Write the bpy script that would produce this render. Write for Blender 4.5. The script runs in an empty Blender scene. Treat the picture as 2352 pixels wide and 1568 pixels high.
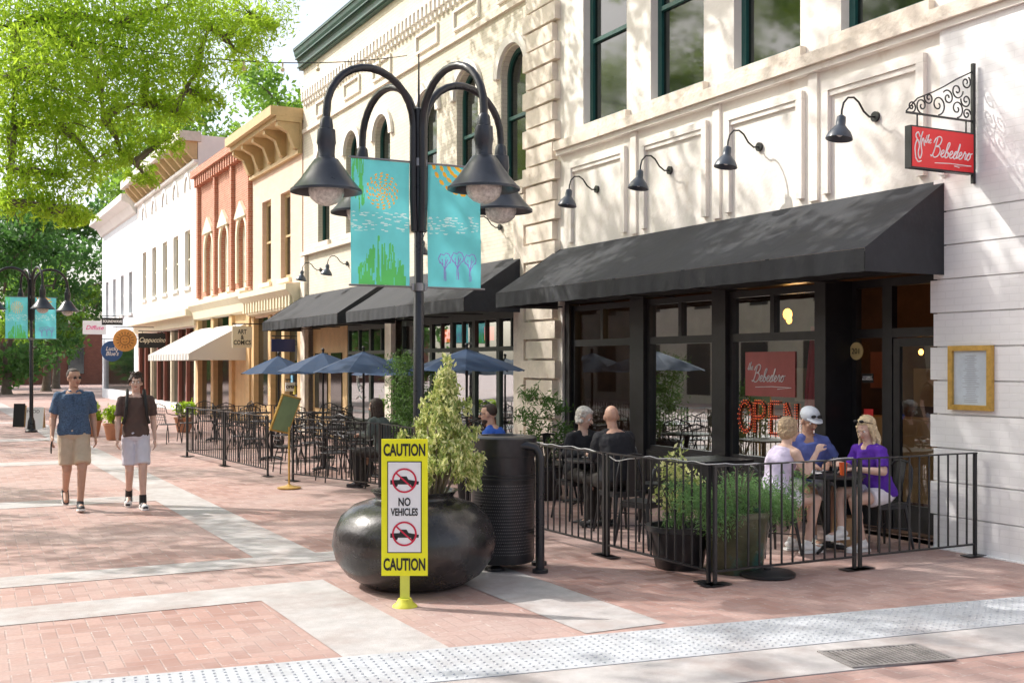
import bpy, math, random
import numpy as np
import bmesh
from mathutils import Vector, Matrix
random.seed(7); rng = np.random.default_rng(7)
R = math.radians
PI = math.pi
V = Vector
FP = 2600.0; CX = 1176.0; CY = 838.0; H = 1.8; A = R(27.54)
fw = V((math.sin(A), math.cos(A), 0)); rt = V((math.cos(A), -math.sin(A), 0))
def at(px, py, d):
    return fw*d + rt*((px-CX)/FP*d) + V((0, 0, H+(CY-py)*d/FP))
def gr(px, py): return at(px, py, FP*H/(py-CY))
def wl(px, py, X):
    t = (px-CX)/FP; return at(px, py, X/(fw.x+rt.x*t))
XW = 8.95
scene = bpy.context.scene
C = scene.collection

# ---------------------------------------------------------------- mesh helper
def wm(o):
    m = Matrix.Identity(4)
    while o is not None:
        m = o.matrix_basis @ m; o = o.parent
    return m
TEX = {}
def cloud(sc):
    if sc not in TEX:
        t = bpy.data.textures.new('clouds', 'CLOUDS'); t.noise_scale = sc; t.noise_depth = 2; TEX[sc] = t
    return TEX[sc]
class MB:
    def __init__(s): s.v = []; s.f = []
    def add(s, vs, fs, M=None):
        o = len(s.v)
        if M is not None: vs = [M @ V(p) for p in vs]
        s.v += [tuple(p) for p in vs]; s.f += [tuple(i+o for i in f) for f in fs]; return s
    def box(s, x0, x1, y0, y1, z0, z1, M=None):
        if x0 > x1: x0, x1 = x1, x0
        if y0 > y1: y0, y1 = y1, y0
        return s.add([(x0,y0,z0),(x1,y0,z0),(x1,y1,z0),(x0,y1,z0),(x0,y0,z1),(x1,y0,z1),(x1,y1,z1),(x0,y1,z1)],
                     [(0,3,2,1),(4,5,6,7),(0,1,5,4),(1,2,6,5),(2,3,7,6),(3,0,4,7)], M)
    def quad(s, a, b, c, d): return s.add([a,b,c,d], [(0,1,2,3)])
    def poly(s, pts, ext, M=None):
        n = len(pts); e = V(ext)
        vs = [V(p) for p in pts] + [V(p)+e for p in pts]
        fs = [tuple(range(n))[::-1], tuple(range(n, 2*n))] + [(i,(i+1)%n,(i+1)%n+n,i+n) for i in range(n)]
        return s.add(vs, fs, M)
    def tube(s, pts, r, n=8, M=None, caps=True, close=False):
        pts = [V(p) for p in pts]; k = len(pts)
        rs = r if isinstance(r, (list, tuple)) else [r]*k
        vs = []; up = None
        for i, p in enumerate(pts):
            a = pts[i-1] if (i > 0 or close) else p
            b = pts[(i+1) % k] if (i < k-1 or close) else p
            d = (b-a).normalized() if (b-a).length > 1e-9 else V((0,0,1))
            if up is None:
                up = d.cross(V((0,0,1)))
                if up.length < .1: up = d.cross(V((1,0,0)))
            up = (up - d*up.dot(d)); up = up.normalized() if up.length > 1e-6 else d.orthogonal().normalized()
            w = d.cross(up)
            for j in range(n):
                q = 2*PI*j/n
                vs.append(p + (up*math.cos(q) + w*math.sin(q))*rs[i])
        fs = []
        for i in range(k if close else k-1):
            i2 = (i+1) % k
            for j in range(n):
                fs.append((i*n+j, i*n+(j+1)%n, i2*n+(j+1)%n, i2*n+j))
        if caps and not close:
            fs += [tuple(range(n))[::-1], tuple(range((k-1)*n, k*n))]
        return s.add(vs, fs, M)
    def lathe(s, prof, c=(0,0,0), n=24, M=None):
        k = len(prof); vs = []
        for r_, z in prof:
            for j in range(n):
                q = 2*PI*j/n; vs.append((c[0]+max(r_,1e-4)*math.cos(q), c[1]+max(r_,1e-4)*math.sin(q), c[2]+z))
        fs = [(i*n+j, i*n+(j+1)%n, (i+1)*n+(j+1)%n, (i+1)*n+j) for i in range(k-1) for j in range(n)]
        fs += [tuple(range(n))[::-1], tuple(range((k-1)*n, k*n))]
        return s.add(vs, fs, M)
    def ball(s, c, rx, ry=None, rz=None, n=14, m=8, M=None):
        ry = ry or rx; rz = rz or rx
        vs = [(c[0], c[1], c[2]-rz)]
        for i in range(1, m):
            ph = -PI/2 + PI*i/m
            for j in range(n):
                q = 2*PI*j/n
                vs.append((c[0]+rx*math.cos(ph)*math.cos(q), c[1]+ry*math.cos(ph)*math.sin(q), c[2]+rz*math.sin(ph)))
        vs.append((c[0], c[1], c[2]+rz)); t = len(vs)-1
        fs = [(0, 1+(j+1)%n, 1+j) for j in range(n)]
        for i in range(m-2):
            for j in range(n):
                fs.append((1+i*n+j, 1+i*n+(j+1)%n, 1+(i+1)*n+(j+1)%n, 1+(i+1)*n+j))
        fs += [(t, 1+(m-2)*n+j, 1+(m-2)*n+(j+1)%n) for j in range(n)]
        return s.add(vs, fs, M)
    def cap(s, a, b, ra, rb, n=14, M=None, side=None, k=1.0, flat=False):
        a = V(a); b = V(b); d = (b-a)
        L = d.length; d = d.normalized() if L > 1e-6 else V((0,0,1))
        if side is None: u = d.orthogonal().normalized()
        else:
            u = V(side) - d*V(side).dot(d)
            u = u.normalized() if u.length > 1e-4 else d.orthogonal().normalized()
        w = d.cross(u); rings = []
        if flat: rings = [(a, ra), (b, rb)]
        else:
            for q in (-80,-50,-22): rings.append((a + d*ra*math.sin(R(q)), ra*math.cos(R(q))))
            rings.append((a, ra)); rings.append((b, rb))
            for q in (22,50,80): rings.append((b + d*rb*math.sin(R(q)), rb*math.cos(R(q))))
        vs = []
        for c, r_ in rings:
            for j in range(n):
                q = 2*PI*j/n; vs.append(c + u*(r_*k*math.cos(q)) + w*(r_*math.sin(q)))
        m = len(rings)
        fs = [(i*n+j, i*n+(j+1)%n, (i+1)*n+(j+1)%n, (i+1)*n+j) for i in range(m-1) for j in range(n)]
        fs += [tuple(range(n))[::-1], tuple(range((m-1)*n, m*n))]
        return s.add(vs, fs, M)
    def loft(s, secs, side=(1,0,0), n=20, M=None):
        sd = V(side); vs = []; k = len(secs)
        for i, (c, hw, hd) in enumerate(secs):
            a = V(secs[max(i-1,0)][0]); b = V(secs[min(i+1,k-1)][0]); t = (b-a).normalized()
            u = (sd - t*sd.dot(t)).normalized(); w = t.cross(u)
            for j in range(n):
                q = 2*PI*j/n; cc, ss = math.cos(q), math.sin(q)
                e = .85
                vs.append(V(c) + u*hw*math.copysign(abs(cc)**e, cc) + w*hd*math.copysign(abs(ss)**e, ss))
        fs = [(i*n+j, i*n+(j+1)%n, (i+1)*n+(j+1)%n, (i+1)*n+j) for i in range(k-1) for j in range(n)]
        fs += [tuple(range(n))[::-1], tuple(range((k-1)*n, k*n))]
        return s.add(vs, fs, M)
    def build(s, name, mat, parent=None, smooth=False, w=False, remesh=None, sm=3, ang=40, disp=None):
        vs = s.v
        if w and parent is not None:
            inv = wm(parent).inverted(); vs = [inv @ V(p) for p in vs]
        me = bpy.data.meshes.new(name); me.from_pydata([tuple(p) for p in vs], [], s.f)
        if len(s.f) < 60000:
            bm = bmesh.new(); bm.from_mesh(me); bmesh.ops.recalc_face_normals(bm, faces=bm.faces); bm.to_mesh(me); bm.free()
        if remesh:
            t = bpy.data.objects.new('tmp', me); C.objects.link(t)
            m = t.modifiers.new('r', 'REMESH'); m.mode = 'VOXEL'; m.voxel_size = remesh; m.use_smooth_shade = True
            if sm:
                q = t.modifiers.new('s', 'SMOOTH'); q.iterations = sm; q.factor = .5
            if disp:
                q = t.modifiers.new('d', 'DISPLACE'); q.texture = cloud(disp[0]); q.strength = disp[1]; q.mid_level = disp[2] if len(disp) > 2 else .5
            dg = bpy.context.evaluated_depsgraph_get()
            me2 = bpy.data.meshes.new_from_object(t.evaluated_get(dg))
            bpy.data.objects.remove(t); bpy.data.meshes.remove(me); me = me2; me.name = name; smooth = True; ang = 180
        if mat is not None:
            me.materials.clear(); me.materials.append(mat)
        if smooth:
            me.shade_smooth()
            if ang < 180: me.set_sharp_from_angle(angle=R(ang))
        o = bpy.data.objects.new(name, me); C.objects.link(o)
        if parent is not None: o.parent = parent
        return o
def tag(o, label=None, cat=None, group=None, kind=None):
    if label: o['label'] = label
    if cat: o['category'] = cat
    if group: o['group'] = group
    if kind: o['kind'] = kind
    return o
def thing(name, label, cat, loc=(0,0,0), rz=0, group=None):
    o = bpy.data.objects.new(name, None); C.objects.link(o); o.location = loc; o.rotation_euler = (0,0,rz)
    o.empty_display_size = .1
    return tag(o, label, cat, group)
def dup(o, loc=None, rz=None, label=None, parent=None):
    c = o.copy(); C.objects.link(c)
    if parent is not None: c.parent = parent
    for ch in list(o.children): dup(ch, parent=c)
    if loc is not None: c.location = loc
    if rz is not None: c.rotation_euler = (0,0,rz)
    if label: c['label'] = label
    return c
def text(name, body, size, mat, parent, loc, xd=(1,0,0), up=(0,0,1), ext=.001, shear=0, off=0, sx=1, w=True, bold=0):
    cu = bpy.data.curves.new('t', 'FONT'); cu.body = body; cu.size = size; cu.align_x = 'CENTER'; cu.align_y = 'CENTER'
    cu.extrude = ext; cu.shear = shear; cu.offset = bold; cu.resolution_u = 3; cu.space_line = .85
    o = bpy.data.objects.new('t', cu); C.objects.link(o)
    dg = bpy.context.evaluated_depsgraph_get()
    me = bpy.data.meshes.new_from_object(o.evaluated_get(dg)); bpy.data.objects.remove(o)
    zs = [v.co.y for v in me.vertices]; zc = (max(zs)+min(zs))/2
    me.transform(Matrix.Translation((0,-zc,0)))
    x = V(xd).normalized(); u = V(up).normalized(); n = x.cross(u)
    M = Matrix(((x.x*sx,u.x,n.x,loc[0]),(x.y*sx,u.y,n.y,loc[1]),(x.z*sx,u.z,n.z,loc[2]),(0,0,0,1)))
    if w and parent is not None: M = wm(parent).inverted() @ M
    me.transform(M); me.materials.clear(); me.materials.append(mat)
    ob = bpy.data.objects.new(name, me); C.objects.link(ob)
    if parent is not None: ob.parent = parent
    return ob
def spline(P, k=5):
    out = []
    for i in range(len(P)-1):
        p0 = P[max(i-1,0)]; p1 = P[i]; p2 = P[i+1]; p3 = P[min(i+2,len(P)-1)]
        for j in range(k):
            t = j/k
            out.append(tuple(.5*((2*p1[c])+(-p0[c]+p2[c])*t+(2*p0[c]-5*p1[c]+4*p2[c]-p3[c])*t*t+(-p0[c]+3*p1[c]-3*p2[c]+p3[c])*t**3) for c in (0,1)))
    out.append(P[-1]); return out
GL = {'e':([(0,.12),(.18,.24),(.30,.38),(.24,.50),(.12,.46),(.06,.24),(.14,.03),(.30,.02),(.42,.14)],.42),
 'b':([(0,.12),(.16,.5),(.30,.92),(.24,1.08),(.12,.95),(.07,.4),(.08,.06),(.22,-.01),(.35,.14),(.32,.36),(.2,.40),(.3,.30),(.46,.30)],.44),
 'd':([(0,.12),(.30,.48),(.16,.50),(.05,.30),(.07,.06),(.2,-.01),(.34,.18),(.46,.9),(.42,1.05),(.37,.5),(.38,.05),(.5,.12)],.50),
 'r':([(0,.12),(.12,.48),(.17,.56),(.19,.44),(.31,.44),(.28,.2),(.32,.02),(.44,.12)],.42),
 'o':([(0,.14),(.2,.5),(.06,.38),(.05,.12),(.18,-.01),(.34,.14),(.34,.38),(.22,.5),(.32,.42),(.5,.50)],.46),
 't':([(0,.12),(.14,.5),(.2,.95),(.12,.4),(.16,.02),(.32,.12)],.30),
 'h':([(0,.12),(.16,.6),(.24,1.02),(.14,.98),(.08,.4),(.04,.0),(.14,.36),(.28,.46),(.28,.1),(.36,.02),(.44,.12)],.42)}
def script(mb, words, O, xd, up, size, r, slant=.3):
    xd = V(xd); up = V(up); O = V(O)
    def put(P, x0): mb.tube([O+xd*((x0+p[0]+slant*p[1])*size)+up*(p[1]*size) for p in spline(P)], r, 6)
    x = 0
    for ch in words:
        if ch == 'B':
            put([(.16,1.28),(.12,.9),(.05,.3),(-.08,.0),(-.2,.1)],x); put([(-.12,.95),(.0,1.25),(.32,1.42),(.58,1.25),(.48,.85),(.16,.70),(.5,.68),(.66,.38),(.5,.04),(.2,-.06),(.02,.1)],x); x += .74
        else: put(GL[ch][0],x); x += GL[ch][1]
    return x*size

# ---------------------------------------------------------------- materials
class NT:
    def __init__(s, name):
        s.m = bpy.data.materials.new(name); s.m.use_nodes = True; s.t = s.m.node_tree; s.t.nodes.clear()
        s.out = s.t.nodes.new('ShaderNodeOutputMaterial')
    def n(s, typ, ins=None, **props):
        nd = s.t.nodes.new('ShaderNode'+typ)
        for k, v in props.items(): setattr(nd, k, v)
        if ins:
            for k, v in ins.items():
                if isinstance(v, bpy.types.NodeSocket): s.t.links.new(v, nd.inputs[k])
                else: nd.inputs[k].default_value = v
        return nd
    def mt(s, op, a, b=0.0, c=None):
        i = {0: a, 1: b}
        if c is not None: i[2] = c
        return s.n('Math', i, operation=op).outputs[0]
    def mix(s, fac, a, b, typ='MIX'):
        return s.n('Mix', {0: fac, 6: a, 7: b}, data_type='RGBA', blend_type=typ).outputs[2]
    def surf(s, o): s.t.links.new(o, s.out.inputs['Surface']); return s.m
def c4(c, k=1.0): return (min(c[0]*k,1), min(c[1]*k,1), min(c[2]*k,1), 1)
MATS = {}
def M(name, col, rough=.6, metal=0.0, var=.12, vs=5.0, bump=0.0, bs=60.0, spec=.5, emit=0.0, dirt_dapple=None):
    if name in MATS: return MATS[name]
    t = NT(name); tc = t.n('TexCoord').outputs['Object']
    nz = t.n('TexNoise', {'Vector': tc, 'Scale': vs, 'Detail': 6.0, 'Roughness': .65}).outputs['Fac']
    f = t.n('MapRange', {0: nz, 1: .3, 2: .7}).outputs[0]
    col_o = t.mix(f, c4(col, 1-var), c4(col, 1+var))
    if dirt_dapple:
        n2 = t.n('TexNoise', {'Vector': tc, 'Scale': dirt_dapple[1], 'Detail': 8.0, 'Roughness': .7}).outputs['Fac']
        f2 = t.n('MapRange', {0: n2, 1: dirt_dapple[2], 2: dirt_dapple[2]+.18}).outputs[0]
        col_o = t.mix(f2, col_o, c4(dirt_dapple[0]))
    ins = {'Base Color': col_o, 'Metallic': metal, 'Specular IOR Level': spec,
           'Roughness': t.n('MapRange', {0: nz, 1: .2, 2: .8, 3: max(rough-.08, .02), 4: min(rough+.08, 1)}).outputs[0]}
    if bump:
        nb = t.n('TexNoise', {'Vector': tc, 'Scale': bs, 'Detail': 4.0}).outputs['Fac']
        ins['Normal'] = t.n('Bump', {'Height': nb, 'Strength': bump, 'Distance': .02}).outputs[0]
    if emit: ins['Emission Color'] = c4(col); ins['Emission Strength'] = emit
    MATS[name] = t.surf(t.n('BsdfPrincipled', ins).outputs[0]); return MATS[name]
def brick_mat(name, c1, c2, mortar, bw=.21, bh=.07, ms=.006, bump=.4, rough=.85, stain=.15):
    t = NT(name); tc = t.n('TexCoord').outputs['Object']
    sp = t.n('SeparateXYZ', {0: tc}); x = t.mt('ADD', sp.outputs[1], sp.outputs[0])
    v = t.n('CombineXYZ', {0: x, 1: sp.outputs[2]}).outputs[0]
    b = t.n('TexBrick', {'Vector': v, 'Color1': c4(c1), 'Color2': c4(c2), 'Mortar': c4(mortar), 'Scale': 1.0, 'Mortar Size': ms,
                         'Mortar Smooth': .3, 'Brick Width': bw, 'Row Height': bh, 'Bias': 0.0})
    nz = t.n('TexNoise', {'Vector': tc, 'Scale': 1.3, 'Detail': 8.0, 'Roughness': .7}).outputs['Fac']
    k = t.n('MapRange', {0: nz, 1: .3, 2: .7, 3: 1-stain, 4: 1+stain*.4}).outputs[0]
    col = t.n('VectorMath', {0: b.outputs['Color'], 3: k}, operation='SCALE').outputs[0]
    h = t.mt('SUBTRACT', 1.0, b.outputs['Fac'])
    nm = t.n('Bump', {'Height': h, 'Strength': bump, 'Distance': .01}).outputs[0]
    return t.surf(t.n('BsdfPrincipled', {'Base Color': col, 'Roughness': rough, 'Normal': nm}).outputs[0])
def leaf_mat(name, c_lo, c_hi, trans=.5, tcol=None, cs=.6, pale=None):
    t = NT(name); g = t.n('NewGeometry'); tc = t.n('TexCoord').outputs['Object']
    nz = t.n('TexNoise', {'Vector': tc, 'Scale': cs, 'Detail': 3.0}).outputs['Fac']
    ri = g.outputs['Random Per Island']
    f = t.mt('ADD', t.mt('MULTIPLY', ri, .6), t.n('MapRange', {0: nz, 1: .35, 2: .65, 3: 0.0, 4: .4}).outputs[0])
    col = t.mix(f, c4(c_lo), c4(c_hi))
    if pale:
        col = t.mix(t.mt('GREATER_THAN', t.mt('FRACT', t.mt('MULTIPLY', ri, 17.3)), pale[1]), col, c4(pale[0]))
    p = t.n('BsdfPrincipled', {'Base Color': col, 'Roughness': .5, 'Specular IOR Level': .3}).outputs[0]
    tcl = t.mix(.6, col, c4(tcol or c_hi), 'MIX')
    tr = t.n('BsdfTranslucent', {'Color': tcl}).outputs[0]
    return t.surf(t.n('MixShader', {0: trans, 1: p, 2: tr}).outputs[0])
def cloth_mat(name, col, tr, k=.5):
    t = NT(name); tc = t.n('TexCoord').outputs['Object']
    nz = t.n('TexNoise', {'Vector': tc, 'Scale': 14.0, 'Detail': 5.0}).outputs['Fac']
    c = t.mix(t.n('MapRange', {0: nz, 1: .3, 2: .7}).outputs[0], c4(col,.92), c4(col,1.08))
    return t.surf(t.n('MixShader', {0: k, 1: t.n('BsdfPrincipled', {'Base Color': c, 'Roughness': .7}).outputs[0], 2: t.n('BsdfTranslucent', {'Color': c4(tr)}).outputs[0]}).outputs[0])
def glass_mat(name, tint, refl=.1, mx=.9):
    t = NT(name)
    lw = t.n('LayerWeight', {'Blend': .35}).outputs['Fresnel']
    f = t.n('MapRange', {0: lw, 1: 0.0, 2: 1.0, 3: refl, 4: mx}).outputs[0]
    return t.surf(t.n('MixShader', {0: f, 1: t.n('BsdfTransparent', {'Color': c4(tint)}).outputs[0],
                   2: t.n('BsdfGlossy', {'Color': (.85,.92,.95,1), 'Roughness': .015}).outputs[0]}).outputs[0])
def herring():
    t = NT('herringbone brick paving'); tc = t.n('TexCoord').outputs['Object']
    mp = t.n('Mapping', {'Vector': tc, 'Rotation': (0,0,R(2)), 'Scale': (9.6,9.6,9.6)}).outputs[0]
    sp = t.n('SeparateXYZ', {0: mp}); x, y = sp.outputs[0], sp.outputs[1]
    i = t.mt('FLOOR', x); j = t.mt('FLOOR', y); fx = t.mt('SUBTRACT', x, i); fy = t.mt('SUBTRACT', y, j)
    k = t.mt('FLOORED_MODULO', t.mt('SUBTRACT', i, j), 4.0)
    eq = lambda q: t.mt('COMPARE', k, q, .2)
    e0, e1, e2, e3 = eq(0.0), eq(1.0), eq(2.0), eq(3.0)
    m = t.mt
    d = m('MINIMUM', m('MINIMUM', m('MULTIPLY_ADD', e1, 9.0, fx), m('MULTIPLY_ADD', e0, 9.0, m('SUBTRACT', 1.0, fx))),
                     m('MINIMUM', m('MULTIPLY_ADD', e2, 9.0, fy), m('MULTIPLY_ADD', e3, 9.0, m('SUBTRACT', 1.0, fy))))
    joint = t.n('MapRange', {0: d, 1: .02, 2: .075}).outputs[0]
    idv = t.n('CombineXYZ', {0: m('SUBTRACT', i, e1), 1: m('SUBTRACT', j, e2)}).outputs[0]
    wn = t.n('TexWhiteNoise', {'Vector': idv}).outputs[0]
    big = t.n('TexNoise', {'Vector': tc, 'Scale': .45, 'Detail': 9.0, 'Roughness': .7}).outputs['Fac']
    fine = t.n('TexNoise', {'Vector': tc, 'Scale': 38.0, 'Detail': 4.0}).outputs['Fac']
    cr = t.n('ValToRGB', {0: wn}); el = cr.color_ramp.elements
    el[0].color = (.31,.165,.135,1); el[1].color = (.49,.315,.27,1)
    e = el.new(.45); e.color = (.405,.235,.195,1)
    col = t.mix(t.n('MapRange', {0: big, 1: .40, 2: .66}).outputs[0], cr.outputs[0], (.47,.36,.33,1))
    col = t.mix(t.n('MapRange', {0: fine, 1: .3, 2: .7, 3: .0, 4: .35}).outputs[0], col, (.29,.18,.155,1))
    white = t.n('TexNoise', {'Vector': tc, 'Scale': 7.0, 'Detail': 6.0, 'Roughness': .8}).outputs['Fac']
    jc = t.mix(t.n('MapRange', {0: white, 1: .52, 2: .66}).outputs[0], (.35,.25,.225,1), (.62,.55,.52,1))
    col = t.mix(joint, jc, col)
    nm = t.n('Bump', {'Height': t.mt('ADD', joint, m('MULTIPLY', fine, .35)), 'Strength': .3, 'Distance': .005}).outputs[0]
    return t.surf(t.n('BsdfPrincipled', {'Base Color': col, 'Roughness': .68, 'Normal': nm}).outputs[0])

m_black = M('black painted steel', (.018,.018,.02), .38, 0, .3, 8, .05, 40)
m_pole = M('black enamel', (.02,.02,.024), .3, 0, .3, 6, .03, 30)
m_cream = M('cream painted masonry', (.80,.755,.70), .85, 0, .05, 1.5, .3, 18, dirt_dapple=((.66,.575,.49), 2.0, .56))
m_white = M('white painted masonry', (.82,.80,.775), .8, 0, .05, 1.5, .2, 22, dirt_dapple=((.68,.63,.57), 2.5, .62))
m_stone = M('weathered cream stone', (.74,.655,.56), .85, 0, .14, 4, .4, 25, dirt_dapple=((.44,.33,.25), 5, .58))
m_pbrick = brick_mat('white painted brick', (.86,.85,.85), (.88,.87,.87), (.82,.81,.81), bump=.22, stain=.05)
m_cbrick = brick_mat('cream painted brick', (.70,.635,.53), (.74,.675,.57), (.59,.525,.43), bump=.5, stain=.13)
m_red = brick_mat('red brick', (.47,.165,.095), (.54,.23,.14), (.56,.43,.35), bump=.4, ms=.008)
m_green = M('dark green paint', (.010,.075,.068), .4, 0, .2, 6)
m_cornice = M('verdigris metal cornice', (.025,.08,.062), .5, 0, .4, 3, .1, 20)
m_wing = M('window glass', (.008,.012,.010), .03, 0, .1, 1.2, .03, 1.2, .9)
m_canvas = M('black awning canvas', (.026,.028,.033), .85, 0, .35, 2.2, .3, 9, dirt_dapple=((.075,.075,.078), 3, .60))  # pale grey patches put a sun dapple into the canvas colour
m_sglass = glass_mat('shop window glass', (.72,.75,.75), .06, .50)
m_granite = M('granite paving band', (.45,.425,.415), .75, 0, .16, 6, .2, 120, dirt_dapple=((.36,.30,.28), 1.3, .47))
m_tact = M('pale tactile paving', (.46,.475,.50), .7, 0, .14, 7, .1, 90, dirt_dapple=((.36,.35,.36), 1.2, .50))
m_navy = M('navy umbrella canvas', (.007,.032,.085), .8, 0, .15, 4)
m_yellow = M('yellow sign paint', (.93,.90,.01), .4, 0, .04, 6)
m_signw = M('white sign sheet', (.86,.85,.85), .45, 0, .03, 8)
m_ink = M('black ink', (.01,.01,.01), .5)
m_redink = M('crimson ink', (.6,.01,.05), .5)
m_brass = M('gilt frame', (.60,.38,.10), .35, .6, .2, 20, .1, 80)
m_wood = M('ochre painted wood', (.66,.44,.22), .6, 0, .12, 4)
m_ocre = M('ochre cornice paint', (.56,.40,.21), .65, 0, .14, 4, dirt_dapple=((.35,.22,.1),4,.6))
m_tan = brick_mat('salmon painted brick', (.76,.55,.44), (.80,.60,.48), (.70,.52,.42), bump=.3, stain=.1)
m_creamt = M('cream trim paint', (.78,.70,.53), .6, 0, .07, 5)
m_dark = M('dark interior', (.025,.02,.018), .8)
m_inwall = M('brown interior wall', (.10,.05,.03), .8, 0, .4, 2)
m_lampglow = M('warm lamp glow', (1.0,.50,.10), .5, emit=9)
m_bark = M('grey brown bark', (.15,.12,.09), .9, 0, .3, 5, .6, 14)

# ---------------------------------------------------------------- camera, light
cam = bpy.data.cameras.new('Camera'); co = bpy.data.objects.new('Camera', cam); C.objects.link(co)
co.location = (0,0,H); co.rotation_euler = (R(90),0,-A); cam.sensor_width = 36; cam.lens = FP/2352*36
cam.shift_y = (CY-784)/2352; cam.clip_end = 2000; scene.camera = co
sx_, sy_, EL = -.70, .71, R(42)
w = bpy.data.worlds.new('World'); scene.world = w; w.use_nodes = True
wn = w.node_tree; bg = wn.nodes['Background']; sk = wn.nodes.new('ShaderNodeTexSky'); sk.sky_type = 'NISHITA'
sk.sun_disc = False; sk.sun_elevation = EL; sk.sun_rotation = math.atan2(sx_, sy_); sk.air_density = 1.0; sk.dust_density = 4.0
hs = wn.nodes.new('ShaderNodeHueSaturation'); hs.inputs['Saturation'].default_value = .62; hs.inputs['Value'].default_value = 1.85
wn.links.new(sk.outputs[0], hs.inputs['Color']); wn.links.new(hs.outputs[0], bg.inputs[0]); bg.inputs[1].default_value = .15
su = bpy.data.lights.new('Sun', 'SUN'); su.energy = 5.0; su.angle = R(.5); su.color = (1,.955,.895)
so = bpy.data.objects.new('Sun', su); C.objects.link(so)
hl = math.hypot(sx_, sy_)
sdir = V((sx_/hl*math.cos(EL), sy_/hl*math.cos(EL), math.sin(EL)))
so.rotation_euler = sdir.to_track_quat('Z', 'Y').to_euler()
for nm_, lc, e_ in (('window lamp light',(10.7,12.0,2.45),11),('doorway lamp light',(10.4,9.3,1.95),3),('back room light',(11.3,14.2,2.2),3)):
    pl = bpy.data.lights.new(nm_,'POINT'); pl.energy = e_; pl.color = (1,.55,.22); pl.shadow_soft_size = .1; po_ = bpy.data.objects.new('light', pl); C.objects.link(po_); po_.location = lc
scene.view_settings.view_transform = 'Standard'; scene.view_settings.look = 'None'; scene.view_settings.exposure = 0

# ---------------------------------------------------------------- ground
g = MB(); g.quad((-300,-100,0),(300,-100,0),(300,600,0),(-300,600,0)); tag(g.build('pavement', herring()), kind='structure')
b = MB()
for x0,x1,y0,y1 in ((2.3,2.98,2,9.15),(2.75,3.35,10.5,60),(-30,2.3,8.55,9.15),(-30,2.75,10.0,10.5),(2.75,3.95,10.0,10.5),(3.95,4.6,6.5,10.5),(-30,2.75,15.5,16.2),(-30,2.75,22,22.8),(-30,2.75,29,30),(-30,2.75,38,39),(-.4,.2,16.2,22)):
    b.add([(x0,y0,.004),(x1,y0,.004),(x1,y1,.004),(x0,y1,.004)], [(0,1,2,3)])
tag(b.build('granite_band', m_granite), kind='structure')
Mt = Matrix.Translation((4.3,6.02,0)) @ Matrix.Rotation(R(-7.5),4,'Z')
b = MB(); b.box(-9,9,-.36,.36,-.02,.009,Mt)
for i in range(-130,131):
    for j in range(-5,6):
        x, y = i*.062, j*.062
        b.add([(x+.013*math.cos(q*PI/3),y+.013*math.sin(q*PI/3),.0092) for q in range(6)]+[(x+.008*math.cos(q*PI/3),y+.008*math.sin(q*PI/3),.0145) for q in range(6)],
              [tuple(range(6,12))]+[(q,(q+1)%6,(q+1)%6+6,q+6) for q in range(6)], Mt)
tag(b.build('tactile_paving', m_tact), kind='structure')
b = MB(); b.box(-9,3.2,-.95,-.37,-.02,.0065,Mt); tag(b.build('granite_kerb_strip', m_granite), kind='structure')
p = gr(2035,1508); t = thing('drain_grate', 'weathered metal drain grate set in the paving at lower right', 'grate', (p.x,p.y,.008), R(-12))
m_gi = M('worn grate iron', (.30,.28,.27), .55, .3, .3, 9)
b = MB(); b.box(-.36,.36,-.20,-.175,0,.008); b.box(-.36,.36,.175,.20,0,.008); b.box(-.36,-.335,-.175,.175,0,.008); b.box(.335,.36,-.175,.175,0,.008)
b.build('frame', m_gi, t)
b = MB()
for i in range(20): b.box(-.325+i*.0335,-.306+i*.0335,-.174,.174,.001,.006)
b.build('grating_bars', m_gi, t)
b = MB(); b.box(-.334,.334,-.174,.174,-.003,-.001); b.build('sump', m_ink, t)

# ---------------------------------------------------------------- building helpers
def wall_holes(mb, X, y0, y1, z0, z1, holes, dep=.22):
    ys = sorted({y0,y1} | {h[0] for h in holes} | {h[1] for h in holes}); zs = sorted({z0,z1} | {h[2] for h in holes} | {h[3] for h in holes})
    ys = [y for y in ys if y0 <= y <= y1]; zs = [z for z in zs if z0 <= z <= z1]
    for a in range(len(ys)-1):
        for c in range(len(zs)-1):
            ym, zm = (ys[a]+ys[a+1])/2, (zs[c]+zs[c+1])/2
            if any(h[0] < ym < h[1] and h[2] < zm < h[3] for h in holes): continue
            mb.quad((X,ys[a],zs[c]),(X,ys[a+1],zs[c]),(X,ys[a+1],zs[c+1]),(X,ys[a],zs[c+1]))
    for h in holes:
        a, c, d, e = h[:4]; k = X+dep
        mb.quad((X,a,d),(k,a,d),(k,a,e),(X,a,e)); mb.quad((X,c,d),(k,c,d),(k,c,e),(X,c,e))
        mb.quad((X,a,d),(X,c,d),(k,c,d),(k,a,d)); mb.quad((X,a,e),(X,c,e),(k,c,e),(k,a,e))
        if len(h) > 4 and h[4]:
            r = (c-a)/2; ym = (a+c)/2; zc = e-r
            for s in (-1,1):
                arc = [(X-.0,ym+s*r*math.cos(q*PI/16),zc+r*math.sin(q*PI/16)) for q in range(9)]
                cor = (X,ym+s*r,e)
                for q in range(8): mb.add([arc[q],arc[q+1],cor],[(0,1,2)])
                for q in range(8):
                    p1, p2 = arc[q], arc[q+1]
                    mb.quad(p1,p2,(k,p2[1],p2[2]),(k,p1[1],p1[2]))
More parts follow.
